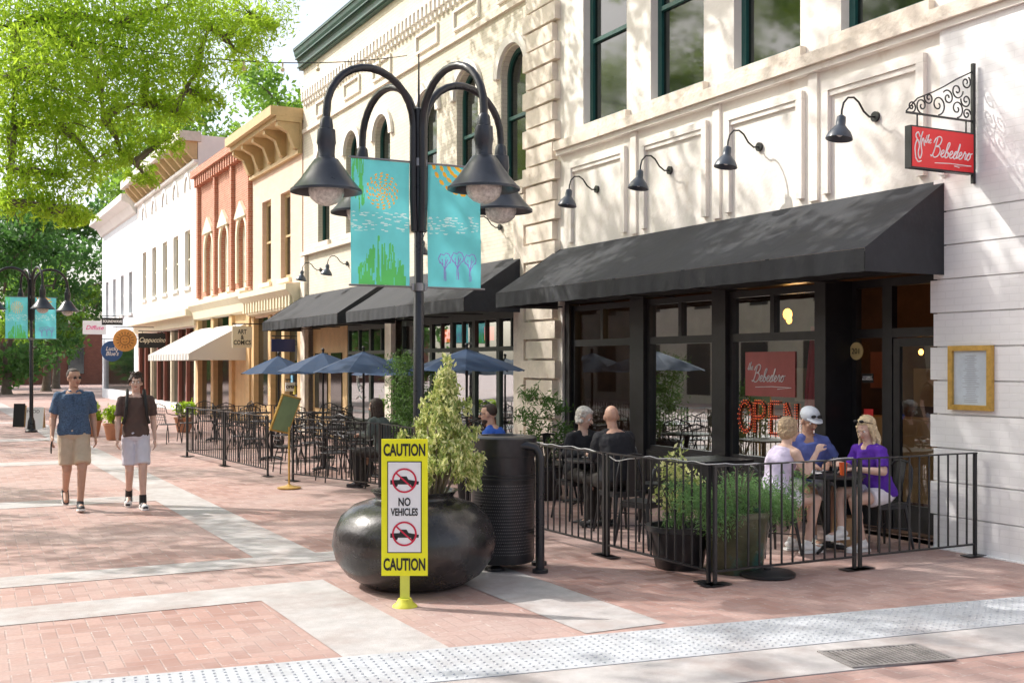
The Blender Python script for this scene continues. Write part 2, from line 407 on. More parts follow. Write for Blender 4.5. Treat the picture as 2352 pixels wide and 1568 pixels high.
def shell(mb, X, y0, y1, z1, xb=20):
    mb.quad((X,y0,0),(xb,y0,0),(xb,y0,z1),(X,y0,z1)); mb.quad((X,y1,0),(xb,y1,0),(xb,y1,z1),(X,y1,z1))
    mb.quad((xb,y0,0),(xb,y1,0),(xb,y1,z1),(xb,y0,z1)); mb.quad((X,y0,z1-.3),(xb,y0,z1-.3),(xb,y1,z1-.3),(X,y1,z1-.3))
def window(par, X, yc, wd, z0, z1, fm, sm, arch=False, fr=.07, hood=None, mid=True, vbar=False, sill=True, peak=False):
    x = X+.12; a, c = yc-wd/2, yc+wd/2; r = wd/2; zc = z1-r if arch else z1
    b = MB(); b.box(x,x+.07,a,a+fr,z0,zc); b.box(x,x+.07,c-fr,c,z0,zc); b.box(x+.001,x+.069,a+fr,c-fr,z0,z0+fr)
    if arch:
        for q in range(12):
            p = [(x,yc+rr*math.cos(k*PI/12),zc+rr*math.sin(k*PI/12)) for k in (q,q+1) for rr in (r,r-fr)]
            b.poly([p[0],p[1],p[3],p[2]],(.07,0,0))
    else: b.box(x+.001,x+.069,a+fr,c-fr,z1-fr,z1)
    if mid: zm = z0+(z1-z0)*.5; b.box(x-.01,x+.05,a+fr,c-fr,zm-.03,zm+.03)
    if vbar: b.box(x+.005,x+.05,yc-.02,yc+.02,z0+fr,zc-.01)
    o = b.build('window', fm, par, w=True)
    b = MB()
    if arch: b.add([(x+.04,a+.01,z0),(x+.04,c-.01,z0)]+[(x+.04,yc+(r-.01)*math.cos(k*PI/12),zc+(r-.01)*math.sin(k*PI/12)) for k in range(13)],[tuple([0,1]+list(range(2,15)))])
    else: b.quad((x+.04,a+.01,z0+.01),(x+.04,c-.01,z0+.01),(x+.04,c-.01,z1-.01),(x+.04,a+.01,z1-.01))
    b.build('pane', m_wing, o, w=True)
    if sill:
        b = MB(); b.box(X-.09,X+.11,a-.1,c+.1,z0-.12,z0-.002); b.build('sill', sm, o, w=True)
    if hood:
        b = MB(); ra = r+.2
        for q in range(16):
            p = [(X-.07,yc+rr*math.cos(k*PI/16),zc+rr*math.sin(k*PI/16)) for k in (q,q+1) for rr in (ra,r+.04)]
            b.poly([p[0],p[1],p[3],p[2]],(.068,0,0))
        if peak:
            b.poly([(X-.12,yc-ra,zc+ra*.75),(X-.12,yc+ra,zc+ra*.75),(X-.12,yc+ra*.75,zc+ra),(X-.12,yc,zc+ra*1.5),(X-.12,yc-ra*.75,zc+ra)],(.11,0,0))
            for s in (-1,1): b.box(X-.07,X-.001,yc+s*(r+.04),yc+s*ra,z0+.2,zc)
        b.build('hood_mould', hood, o, w=True)
    return o

# ---------------------------------------------------------------- main building
MBD = thing('restaurant_building', 'pale cream painted restaurant building with square green windows above a long black awning', 'building', (XW,4,0))
wins = [(14.21,1.2),(12.41,1.2),(10.6,1.2),(8.75,1.2),(6.85,1.2)]
holes = [(y-w_/2,y+w_/2,5.43,8.0) for y,w_ in wins] + [(8.02,15.45,0.0,3.0)]
b = MB(); wall_holes(b, XW, 3, 16.6, 0, 11, holes); shell(b, XW, 3, 16.6, 11)
b.build('wall', m_cream, MBD, w=True)
for y, w_ in wins: window(MBD, XW, y, w_, 5.43, 8.0, m_green, m_stone, fr=.09)
b = MB(); b.box(XW-.14,XW+.02,3,15.5,5.16,5.30); b.build('string_course', m_stone, MBD, w=True)
b = MB(); b.box(XW-.09,XW+.02,3,15.5,5.09,5.157); b.build('string_course', m_cream, MBD, w=True)
for a, c in ((8.15,9.6),(9.92,11.33),(11.7,13.2),(13.6,15.2)):
    b = MB(); e = .10
    b.box(XW-.055,XW+.01,a,c,4.84,4.93); b.box(XW-.055,XW+.01,a,a+e,3.7,4.838); b.box(XW-.055,XW+.01,c-e,c,3.7,4.838)
    b.box(XW-.035,XW+.01,a+e,c-e,4.78,4.838)
    b.build('panel_moulding', m_cream, MBD, w=True)
for y in (9.76,11.515,13.4):
    b = MB(); b.box(XW-.035,XW+.01,y-.07,y+.07,3.65,5.087); b.build('pilaster_strip', m_cream, MBD, w=True)
b = MB(); z = .0; i = 0
while z < 3.4:
    b.box(XW-.075,XW+.02,3.2,8.0+(.04 if i%2 else 0),z+.006,z+.322); z += .33; i += 1
b.build('rusticated_pier', m_pbrick, MBD, w=True)
b = MB(); b.box(XW-.045,XW+.02,3.05,7.95,0,5.087); b.box(XW-.12,XW+.02,3.1,8.0,-.01,.012); b.build('painted_brick_pier', m_pbrick, MBD, w=True)
b = MB(); z = 0; i = 0
while z < 10.6:
    if i % 2: b.box(XW-.11,XW+.02,15.50,16.58,z+.018,z+.295)
    else: b.box(XW-.10,XW+.02,15.60,16.48,z+.018,z+.295)
    z += .315; i += 1
b.build('quoin_pilaster', m_stone, MBD, w=True)
m_cond = M('white painted conduit',(.76,.74,.72),.6)
b = MB(); b.box(XW-.11,XW-.047,7.84,7.93,3.66,3.95); b.build('junction_box', m_cond, MBD, w=True)
# shopfront
xs = XW+.10
def bay(mb, a, c, zr=.62):
    mb.box(xs,xs+.10,a,a+.07,zr,2.72); mb.box(xs,xs+.10,c-.07,c,zr,2.72)
    mb.box(xs+.002,xs+.098,a+.07,c-.07,zr,zr+.06); mb.box(xs+.002,xs+.098,a+.07,c-.07,2.09,2.19); mb.box(xs+.002,xs+.098,a+.07,c-.07,2.64,2.72)
    ym = (a+c)/2; mb.box(xs+.004,xs+.096,ym-.035,ym+.035,2.19,2.64)
    mb.box(xs-.02,xs+.12,a,c,0,zr-.002)
    mb.box(xs-.05,xs-.022,a+.08,c-.08,.1,zr-.1)
bays = [(9.8,11.42),(11.7,13.25),(13.6,15.3)]
for a, c in bays:
    b = MB(); bay(b, a, c); sf = b.build('shop_window', m_black, MBD, w=True)
    b = MB(); b.quad((xs+.05,a+.05,.66),(xs+.05,c-.05,.66),(xs+.05,c-.05,2.66),(xs+.05,a+.05,2.66)); b.build('pane', m_sglass, sf, w=True)
for a, c in ((9.62,9.8),(11.42,11.7),(13.25,13.6),(15.3,15.45)):
    b = MB(); b.box(xs-.06,xs+.12,a+.002,c-.002,0,2.75); b.build('pillar', m_black, MBD, w=True)
b = MB(); b.box(xs-.06,xs+.12,8.03,15.44,2.752,3.0); b.build('fascia', m_black, MBD, w=True)
b = MB(); xd = XW+.42   # recessed entrance
b.box(xd,xd+.08,8.05,8.12,0,2.75); b.box(xd,xd+.08,9.02,9.16,0,2.75); b.box(xd,xd+.08,9.55,9.62,0,2.75)
b.box(xd+.002,xd+.078,8.12,9.02,2.1,2.2); b.box(xd+.002,xd+.078,9.16,9.55,0,.5); b.box(xd+.002,xd+.078,9.16,9.55,2.1,2.2); b.box(xd+.002,xd+.078,8.12,9.55,2.66,2.75)
b.box(XW+.03,xd+.08,9.625,9.80,0,2.75); b.box(XW+.03,xd+.08,8.03,8.048,0,2.75)
b.build('door_surround', m_black, MBD, w=True)
b = MB(); b.box(xd+.01,xd+.06,8.13,8.22,.02,2.09); b.box(xd+.01,xd+.06,8.92,9.01,.02,2.09); b.box(xd+.012,xd+.058,8.22,8.92,.02,.3); b.box(xd+.012,xd+.058,8.22,8.92,2.0,2.09)
dr = b.build('door', m_black, MBD, w=True)
b = MB(); b.quad((xd+.03,8.2,.28),(xd+.03,8.94,.28),(xd+.03,8.94,2.02),(xd+.03,8.2,2.02)); b.quad((xd+.04,9.15,.5),(xd+.04,9.56,.5),(xd+.04,9.56,2.68),(xd+.04,9.15,2.68)); b.build('pane', glass_mat('door glass',(.9,.9,.9),.03,.25), dr, w=True)
b = MB(); b.tube([(xd-.01,8.3,.95),(xd-.06,8.3,1.0),(xd-.06,8.3,1.25),(xd-.01,8.3,1.3)],.012); b.build('handle', m_brass, dr, w=True)
b = MB(); b.quad((13,8,0),(13,15.5,0),(13,15.5,3),(13,8,3)); b.quad((9.2,8,.02),(13,8,.02),(13,15.5,.02),(9.2,15.5,.02)); b.quad((9.2,8,2.99),(13,8,2.99),(13,15.5,2.99),(9.2,15.5,2.99))
b.quad((9.3,15.49,0),(13,15.49,0),(13,15.49,3),(9.3,15.49,3)); b.quad((9.6,8.01,0),(13,8.01,0),(13,8.01,3),(9.6,8.01,3))
b.build('interior', m_inwall, MBD, w=True)
for y,z,x,s in ((12.1,2.5,10.6,.9),(12.75,2.45,11.2,.6),(9.47,1.95,10.3,.4)):
    b = MB(); b.ball((x,y,z),.07*s,.07*s,.09*s); b.build('pendant_light', m_lampglow, MBD, w=True, smooth=True)
for k in range(8):
    b = MB(); yy = 9.0+k*.85; b.box(12.9,12.97,yy,yy+.45,1.2+.25*(k%3),1.75+.25*(k%3)); b.build('wall_picture', M('picture %d'%(k%3), ((.5,.4,.25),(.35,.12,.08),(.2,.3,.28))[k%3]), MBD, w=True)
b = MB(); b.box(11.4,11.9,9.9,15.0,.02,1.1); b.build('bar_counter', m_wood, MBD, w=True)
b = MB()
for k in range(9): b.tube([(xs+.2,9.86+k*.045,.9),(xs+.17+.02*(k%2),9.86+k*.04,1.5),(xs+.2,9.9+k*.028,2.25)],[.035,.03,.02],8)
b.build('red_curtain', M('red cloth', (.65,.06,.09), .8), MBD, w=True, smooth=True)
p = wl(1967,806,xd-.012); b = MB(); b.tube([(xd-.004,p.y,p.z),(xd-.016,p.y,p.z)],.10,24); np_ = b.build('number_plate', M('pale gold plate',(.62,.48,.22),.5), MBD, w=True)
text('numerals','201',.09,m_ink,np_,(xd-.019,p.y,p.z),(0,-1,0))
for px,py,ww,hh,mm,tx in ((1993,868,.17,.1,m_ink,'NO PUBLIC\nRESTROOMS'),(1995,948,.14,.09,M('red sticker',(.7,.03,.03)),'')):
    p = wl(px,py,xd-.006); b = MB(); b.box(xd-.008,xd-.003,p.y-ww/2,p.y+ww/2,p.z-hh/2,p.z+hh/2); o = b.build('door_notice', mm, MBD, w=True)
    if tx: text('lettering',tx,.028,m_signw,o,(xd-.010,p.y,p.z),(0,-1,0))
# ---------------------------------------------------------------- arched building
AB = thing('arched_window_building', 'cream brick building with tall arched windows, corbelled frieze and green metal cornice', 'building', (XW,16.62,0))
aw = [17.15,19.0,20.85,23.35,25.3,27.45]
y0, y1 = 16.62, 29.16
holes = [(y-.46,y+.46,4.9,7.25,True) for y in aw] + [(16.75,29.0,0.0,3.0)]
b = MB(); wall_holes(b, XW+.02, y0, y1, 0, 9.6, holes, .25); shell(b, XW+.02, y0, y1, 10)
b.build('wall', m_cbrick, AB, w=True)
for y in aw: window(AB, XW+.02, y, .92, 4.9, 7.25, m_green, m_stone, arch=True, hood=m_cream)
for q in ((XW-.1,4.66,4.76),(XW-.04,7.9,8.0),(XW-.08,8.95,9.07)):
    b = MB(); b.box(q[0],XW+.03,16.62,29.1,q[1],q[2]); b.build('string_course', m_stone, AB, w=True)
b = MB(); y = 16.7
while y < 29.0:
    b.box(XW-.1,XW+.02,y,y+.1,8.72,8.948); b.box(XW-.055,XW+.02,y+.01,y+.09,8.60,8.718); y += .21
b.build('corbel_frieze', m_cream, AB, w=True)
for y in aw:
    b = MB(); a, c = y-.55, y+.55; b.box(XW-.03,XW+.022,a,c,8.45,8.5); b.box(XW-.03,XW+.022,a,c,8.1,8.15); b.box(XW-.03,XW+.022,a,a+.05,8.15,8.45); b.box(XW-.03,XW+.022,c-.05,c,8.15,8.45)
    b.build('panel_moulding', m_cream, AB, w=True)
b = MB(); b.poly([(XW+.03,16.5,9.6),(XW-.08,16.5,9.6),(XW-.10,16.5,9.80),(XW-.20,16.5,9.98),(XW-.24,16.5,10.15),(XW+.4,16.5,10.2),(XW+.4,16.5,9.6)],(0,12.75,0))
b.build('cornice', m_cornice, AB, w=True)
for z_ in (9.64,9.86,10.08): b = MB(); b.box(XW-.28+(10.2-z_)*.25,XW,16.52,29.22,z_,z_+.03); b.build('cornice_rib', m_cornice, AB, w=True)
for ya in (16.6,22.6,28.75):
    b = MB(); b.box(XW-.08,XW+.03,ya,ya+.36,0,4.65); b.build('pilaster_strip', m_stone, AB, w=True)
x2 = XW+.15; m_gg = M('grey green shopfront paint', (.05,.065,.055), .45)
for a, c in ((16.98,18.0),(18.0,19.0),(19.0,20.0),(20.0,21.0),(21.0,22.55),(23.1,24.5),(24.5,26.0)):
    b = MB()
    b.box(x2,x2+.08,a,a+.06,0,2.75); b.box(x2,x2+.08,c-.06,c-.001,0,2.75); b.box(x2+.002,x2+.078,a+.06,c-.06,0,.55); b.box(x2+.002,x2+.078,a+.06,c-.06,2.05,2.13); b.box(x2+.002,x2+.078,a+.06,c-.06,2.62,2.75)
    ym = (a+c)/2; b.box(x2+.003,x2+.077,ym-.025,ym+.025,2.13,2.62)
    sf = b.build('shop_window', m_gg, AB, w=True)
    b = MB(); b.quad((x2+.04,a,.5),(x2+.04,c-.002,.5),(x2+.04,c-.002,2.7),(x2+.04,a,2.7)); b.build('pane', m_sglass, sf, w=True)
b = MB(); b.box(x2-.03,x2+.1,16.97,28.74,2.752,3.0); b.build('fascia', m_gg, AB, w=True)
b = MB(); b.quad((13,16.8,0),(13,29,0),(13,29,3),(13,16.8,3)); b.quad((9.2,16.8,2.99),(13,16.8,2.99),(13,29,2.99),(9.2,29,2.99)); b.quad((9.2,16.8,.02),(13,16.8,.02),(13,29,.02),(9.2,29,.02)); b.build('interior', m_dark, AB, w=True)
b = MB(); b.box(x2,x2+.08,26.05,28.74,0,2.75); wd = b.build('wooden_front', m_wood, AB, w=True)
for q in ((26.4,27.2,.05,2.1),(27.5,28.5,.7,2.1)): b = MB(); b.box(x2-.03,x2-.002,*q); b.build('pane', m_wing, wd, w=True)
for yy in (18.4,20.2): b = MB(); b.box(x2+.1,x2+.13,yy,yy+.35,2.25,2.5); b.build('neon_sign', M('red neon', (.9,.03,.02), emit=1.5), AB, w=True)
b = MB()
for rr0 in (.24,.17): b.tube([(x2+.03,25.2+rr0*math.cos(q*PI/8),1.45+rr0*1.2*math.sin(q*PI/8)) for q in range(16)],.010,5,close=True)
for s in (-.09,.09): b.ball((x2+.03,25.2+s,1.52),.03)
b.tube([(x2+.03,25.34,1.36),(x2+.03,25.2,1.30),(x2+.03,25.06,1.36)],.012,5); b.tube([(x2+.03,25.5,1.0),(x2+.03,25.3,1.08),(x2+.03,25.1,.98),(x2+.03,24.9,1.06)],.012,5)
b.build('window_drawing', m_signw, AB, w=True)

# ---------------------------------------------------------------- salmon / ochre building
SB = thing('ochre_cornice_building', 'narrow salmon building with ochre bracketed cornice and two tall windows', 'building', (XW,29.2,0))
y0, y1 = 29.2, 34.26
sw = [(30.75,.95),(32.7,.95)]
b = MB(); wall_holes(b, XW, y0, y1, 3.2, 8.2, [(y-w_/2,y+w_/2,4.2,6.6) for y,w_ in sw]); shell(b, XW, y0, y1, 8.3); b.build('wall', m_tan, SB, w=True)
for y, w_ in sw: window(SB, XW, y, w_, 4.2, 6.6, m_ocre, m_creamt, fr=.12)
b = MB(); b.box(XW-.85,XW+.1,y0,y1,8.35,8.6); b.box(XW-.7,XW+.1,y0,y1,8.22,8.348); b.box(XW-.05,XW+.01,y0,y1,7.5,8.22)
cn = b.build('cornice', m_ocre, SB, w=True)
b = MB(); b.box(XW-.12,XW+.01,y0,y1,7.4,7.498); b.build('string_course', m_ocre, SB, w=True)
for yy in (y0+.05,y0+1.3,y0+2.5,y0+3.7,y1-.3): b = MB(); b.poly([(XW-.05,yy,7.5),(XW-.2,yy,7.55),(XW-.35,yy,7.95),(XW-.65,yy,8.1),(XW-.65,yy,8.218),(XW-.05,yy,8.218)],(0,.22,0)); b.build('bracket', m_ocre, cn, w=True)
b = MB(); b.poly([(XW+.01,y0,3.25),(XW-.2,y0,3.3),(XW-.25,y0,3.6),(XW-.45,y0,3.8),(XW-.45,y0,3.95),(XW+.01,y0,4.0)],(0,y1-y0,0))
yy = y0+.1
while yy < y1-.1: b.box(XW-.32,XW-.2,yy,yy+.12,3.35,3.72); yy += .3
b.build('shop_cornice', m_creamt, SB, w=True)
for yy in (y0,y0+1.5,y0+2.9,y1-.3): b = MB(); b.box(XW-.05,XW+.15,yy,yy+.28,0,3.25); b.build('column', m_wood, SB, w=True)
b = MB(); b.box(XW+.05,XW+.14,y0+.28,y1-.3,0,.6); b.build('stall_riser', m_wood, SB, w=True)
b = MB(); b.quad((XW+.1,y0,0.6),(XW+.1,y1,.6),(XW+.1,y1,3.25),(XW+.1,y0,3.25)); b.build('pane', m_wing, SB, w=True)
for k in range(5): b = MB(); b.box(XW+.07,XW+.095,30.1+k*.22,30.27+k*.22,1.0+.3*(k%3),1.22+.3*(k%3)); b.build('window_flyer', M('flyer %d'%(k%3), ((.7,.6,.1),(.15,.35,.5),(.6,.2,.1))[k%3]), SB, w=True)
# ---------------------------------------------------------------- red brick building
RB = thing('red_brick_building', 'red brick building with three cream hooded windows and dentilled brick cornice', 'building', (XW,34.3,0))
y0, y1 = 34.3, 41.93
rw = [(35.45,1.0),(37.8,1.05),(40.05,1.1)]
b = MB(); wall_holes(b, XW, y0, y1, 3.4, 8.8, [(y-w_/2,y+w_/2,4.2,6.4,True) for y,w_ in rw]); shell(b, XW, y0, y1, 8.8); b.build('wall', m_red, RB, w=True)
for y, w_ in rw: window(RB, XW, y, w_, 4.2, 6.4, m_creamt, m_creamt, arch=True, fr=.22, hood=m_creamt, peak=True)
b = MB(); b.box(XW-.3,XW+.05,y0,y1,8.55,8.8); yy = y0+.05
while yy < y1-.2: b.box(XW-.22,XW+.01,yy,yy+.16,8.2,8.548); yy += .34
b.build('cornice', m_red, RB, w=True)
for yy in (36.5,38.85,41.5,34.35): b = MB(); b.box(XW-.12,XW+.01,yy,yy+.25,4.2,8.2); b.build('pilaster_strip', m_red, RB, w=True)
b = MB(); b.poly([(XW+.01,y0,3.4),(XW-.2,y0,3.45),(XW-.25,y0,3.7),(XW-.4,y0,3.9),(XW-.4,y0,4.05),(XW+.01,y0,4.1)],(0,y1-y0,0)); b.build('shop_cornice', m_creamt, RB, w=True)
for yy in (y0,y0+2.2,y0+4.8,y1-.4): b = MB(); b.box(XW-.1,XW+.1,yy,yy+.38,0,3.4); b.build('column', m_wood, RB, w=True)
b = MB(); b.box(XW+.0,XW+.1,y0+.38,y0+2.2,0,3.4); b.build('panelled_front', m_wood, RB, w=True)
b = MB(); b.quad((XW+.06,y0,.0),(XW+.06,y1,.0),(XW+.06,y1,3.4),(XW+.06,y0,3.4)); b.build('pane', m_wing, RB, w=True)
# ---------------------------------------------------------------- white buildings
WB = thing('white_cornice_building', 'tall white building with five narrow windows, small blind arches and bracketed roof cornice', 'building', (XW,41.95,0))
y0, y1 = 41.97, 55.2
ww = [43.8,46.05,48.35,50.75,53.2]
b = MB(); wall_holes(b, XW, y0, y1, 0, 10.1, [(y-.5,y+.5,4.75,6.9) for y in ww]+[(42.4,54.8,0.3,3.2)]); shell(b, XW, y0, y1, 10.2); b.build('wall', m_white, WB, w=True)
for y in ww:
    window(WB, XW, y, 1.0, 4.75, 6.9, m_creamt, m_white, fr=.1)
    b = MB()
    for q in range(10):
        p = [(XW-.06,y+rr*math.cos(k*PI/10),8.4+1.3*rr*math.sin(k*PI/10)) for k in (q,q+1) for rr in (.55,.42)]
        b.poly([p[0],p[1],p[3],p[2]],(.058,0,0))
    b.build('blind_arch', m_white, WB, w=True)
b = MB(); b.box(XW-.75,XW+.1,y0-.1,y1,9.95,10.3)
cn = b.build('cornice', M('grey white cornice', (.62,.57,.50), .7), WB, w=True)
b = MB(); b.box(XW-.15,XW+.01,y0,y1,9.2,9.298); b.build('string_course', m_white, WB, w=True)
yy = y0
while yy < y1-.3: b = MB(); b.poly([(XW-.02,yy,9.3),(XW-.2,yy,9.35),(XW-.6,yy,9.8),(XW-.6,yy,9.948),(XW-.02,yy,9.948)],(0,.22,0)); b.build('bracket', m_ocre, cn, w=True); yy += 1.05
b = MB(); b.box(XW-.45,XW+.02,y0,y1,3.6,3.85); b.box(XW-.15,XW+.02,y0,y1,3.25,3.6); b.build('shop_cornice', m_creamt, WB, w=True)
b = MB(); b.quad((XW+.12,42.4,.3),(XW+.12,54.8,.3),(XW+.12,54.8,3.2),(XW+.12,42.4,3.2)); pn = b.build('pane', m_wing, WB, w=True)
for k in range(9): b = MB(); b.box(XW+.0,XW+.14,42.45+k*1.5,42.65+k*1.5,.3,3.2); b.build('mullion', M('maroon shopfront', (.22,.07,.05), .5) if k%3 else m_creamt, WB, w=True)
GB = thing('grey_white_building', 'small greyish white building at the far end of the row with flared cornice', 'building', (XW,55.3,0))
y0, y1 = 55.25, 66.7
gw = [57,59.6,62.2,64.8]
b = MB(); wall_holes(b, XW, y0, y1, 0, 9.6, [(y-.5,y+.5,4.3,6.3) for y in gw]+[(56,66,0.5,3.0)]); shell(b, XW, y0, y1, 9.6); b.build('wall', M('grey white render', (.66,.70,.74), .8), GB, w=True)
for y in gw: window(GB, XW, y, 1.0, 4.3, 6.3, m_white, m_white)
b = MB(); b.poly([(XW+.01,y0,8.9),(XW-.1,y0,8.95),(XW-.3,y0,9.3),(XW-.7,y0,9.5),(XW-.7,y0,9.8),(XW+.3,y0,9.8),(XW+.3,y0,8.9)],(0,y1-y0,0)); b.build('cornice', m_white, GB, w=True)
b = MB(); b.quad((XW+.12,56,.5),(XW+.12,66,.5),(XW+.12,66,3),(XW+.12,56,3)); b.build('pane', m_wing, GB, w=True)
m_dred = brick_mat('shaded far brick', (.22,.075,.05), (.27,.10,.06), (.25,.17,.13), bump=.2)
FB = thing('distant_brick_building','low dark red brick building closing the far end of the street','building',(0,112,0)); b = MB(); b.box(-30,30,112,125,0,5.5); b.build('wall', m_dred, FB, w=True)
for k in range(14): b = MB(); b.box(-28+k*4,-26.6+k*4,111.9,111.99,1,3.4); b.build('window', m_wing, FB, w=True)
OB = thing('opposite_building','pale two storey building across the street, reflected in the shop windows','building',(-14,20,0))
b = MB(); b.box(-24,-14,-8,60,0,8.2); b.build('wall', M('opposite render', (.46,.40,.35), .8, 0, .2, .6), OB, w=True)
for k in range(17):
    for z0_, z1_ in ((.4,2.8),(4.4,6.6)): b = MB(); b.box(-14.05,-13.99,-6+k*4,-4.2+k*4-(.0 if z0_ < 1 else .6),z0_,z1_); b.build('window', m_ink, OB, w=True)

# ---------------------------------------------------------------- awnings
def awning(label, ya, yb, X=XW-.02, proj=1.1, zt=3.62, zf=2.90, zb=2.68, mat=m_canvas):
    t = thing('awning', label, 'awning', (X,ya,0))
    n = max(8, int((yb-ya)*5)); m = 6
    b = MB(); vs = []
    for i in range(n+1):
        for j in range(m+1):
            u = j/m; y = ya+(yb-ya)*i/n
            sag = .018*math.sin(PI*u)*(1+.5*math.sin(y*4.3)) + .004*math.sin(y*11+u*5)*math.sin(PI*u)
            vs.append((X-proj*u, y, zt+(zf-zt)*u-sag))
    fs = [(i*(m+1)+j, (i+1)*(m+1)+j, (i+1)*(m+1)+j+1, i*(m+1)+j+1) for i in range(n) for j in range(m)]
    b.add(vs, fs); b.build('canopy', mat, t, True, True)
    b = MB(); n2 = n*4; vs = []
    for i in range(n2+1):
        y = ya+(yb-ya)*i/n2
        wv = .004*math.sin(y*9)+.004*math.sin(y*23)
        vs += [(X-proj-.003,y,zf-.004),(X-proj-.006+wv,y,(zf+zb)/2),(X-proj-.006+1.8*wv,y,zb+.003*math.sin(y*14))]
    fs = [(i*3+j, (i+1)*3+j, (i+1)*3+j+1, i*3+j+1) for i in range(n2) for j in range(2)]
    b.add(vs, fs); b.build('valance', mat, t, True, True)
    for y in (ya,yb):
        b = MB(); b.add([(X,y,zt),(X-proj,y,zf),(X-proj,y,zb),(X,y,zb)],[(0,1,2,3)]); b.build('side_panel', mat, t, w=True)
    b = MB()
    for k in range(int((yb-ya)/1.5)+2):
        y = min(ya+.04+k*1.5, yb-.04)
        b.tube([(X,y,zt-.06),(X-proj+.03,y,zf-.05),(X-proj+.03,y,zb+.03),(X,y,zb+.03)],.012,6)
    b.tube([(X-proj+.03,ya+.03,zb+.04),(X-proj+.03,yb-.03,zb+.04)],.014,6)
    b.build('awning_frame', m_black, t, w=True)
    return t
awning('long black canvas awning over the restaurant terrace at right', 7.87, 15.55)
awning('black canvas awning in the middle, directly left of the stone quoin pilaster', 16.72, 22.5)
awning('farthest black canvas awning, partly behind the blue umbrellas', 23.05, 29.0)
ms = NT('striped awning cloth'); tc = ms.n('TexCoord').outputs['Object']; sp = ms.n('SeparateXYZ', {0: tc})
st = ms.mt('GREATER_THAN', ms.mt('FRACT', ms.mt('MULTIPLY', sp.outputs[1], 2.2)), .5)
m_stripe = ms.surf(ms.n('BsdfPrincipled', {'Base Color': ms.mix(st, (.66,.63,.58,1), (.34,.33,.33,1)), 'Roughness': .85}).outputs[0])
awning('pale striped fabric awning over the shop in the red brick building', 35.0, 41.9, proj=1.75, zt=3.1, zf=2.15, zb=1.95, mat=m_stripe)

# ---------------------------------------------------------------- gooseneck wall lamps
def gooseneck(loc):
    t = thing('gooseneck_lamp', '', 'wall lamp', loc)
    b = MB(); b.tube([(0,0,0),(-.03,0,0)],.055,16); b.build('wall_plate', m_black, t, True)
    pts = [(-.02,0,0),(-.10,0,-.01),(-.18,0,.04),(-.25,0,.13),(-.32,0,.17),(-.40,0,.16),(-.46,0,.10),(-.485,0,.02),(-.49,0,-.05)]
    b = MB(); b.tube(pts,.011,8); b.build('arm', m_black, t, True)
    Ms = Matrix.Translation((-.49,0,-.05)) @ Matrix.Rotation(R(8),4,'Y')
    b = MB(); b.lathe([(.02,.02),(.045,0),(.05,-.05),(.05,-.09),(.075,-.12),(.11,-.16),(.135,-.21),(.14,-.235),(.13,-.225),(.10,-.17),(.03,-.12)],(0,0,0),20,Ms); b.build('lamp_shade', M('dark grey enamel', (.06,.075,.10), .35), t, True)
    b = MB(); b.ball((0,0,-.17),.04,M=Ms); b.build('bulb', m_signw, t, True)
    return t
g0 = gooseneck((XW-.002,8.83,4.42)); g0['group'] = 'gooseneck wall lamps'
labs = ['gooseneck wall lamp nearest the red hanging sign','gooseneck wall lamp above the awning, second from the red hanging sign','gooseneck wall lamp above the awning, third from the red hanging sign','gooseneck wall lamp beside the stone quoin pilaster, smallest of the four on the plain wall']
g0['label'] = labs[0]
for y, l in ((10.70,labs[1]),(12.54,labs[2]),(14.4,labs[3])): dup(g0,(XW-.002,y,4.42),None,l)
for y, l in ((17.6,'gooseneck wall lamp just behind the right-hand street lamp head'),(25.6,'gooseneck wall lamp left of the blue banner, nearer one of the far pair'),(27.6,'gooseneck wall lamp left of the blue banner, farther one of the far pair'),(19.9,'gooseneck wall lamp above the middle awning, hidden behind the banner')):
    dup(g0,(XW-.0,y,4.2),None,l)

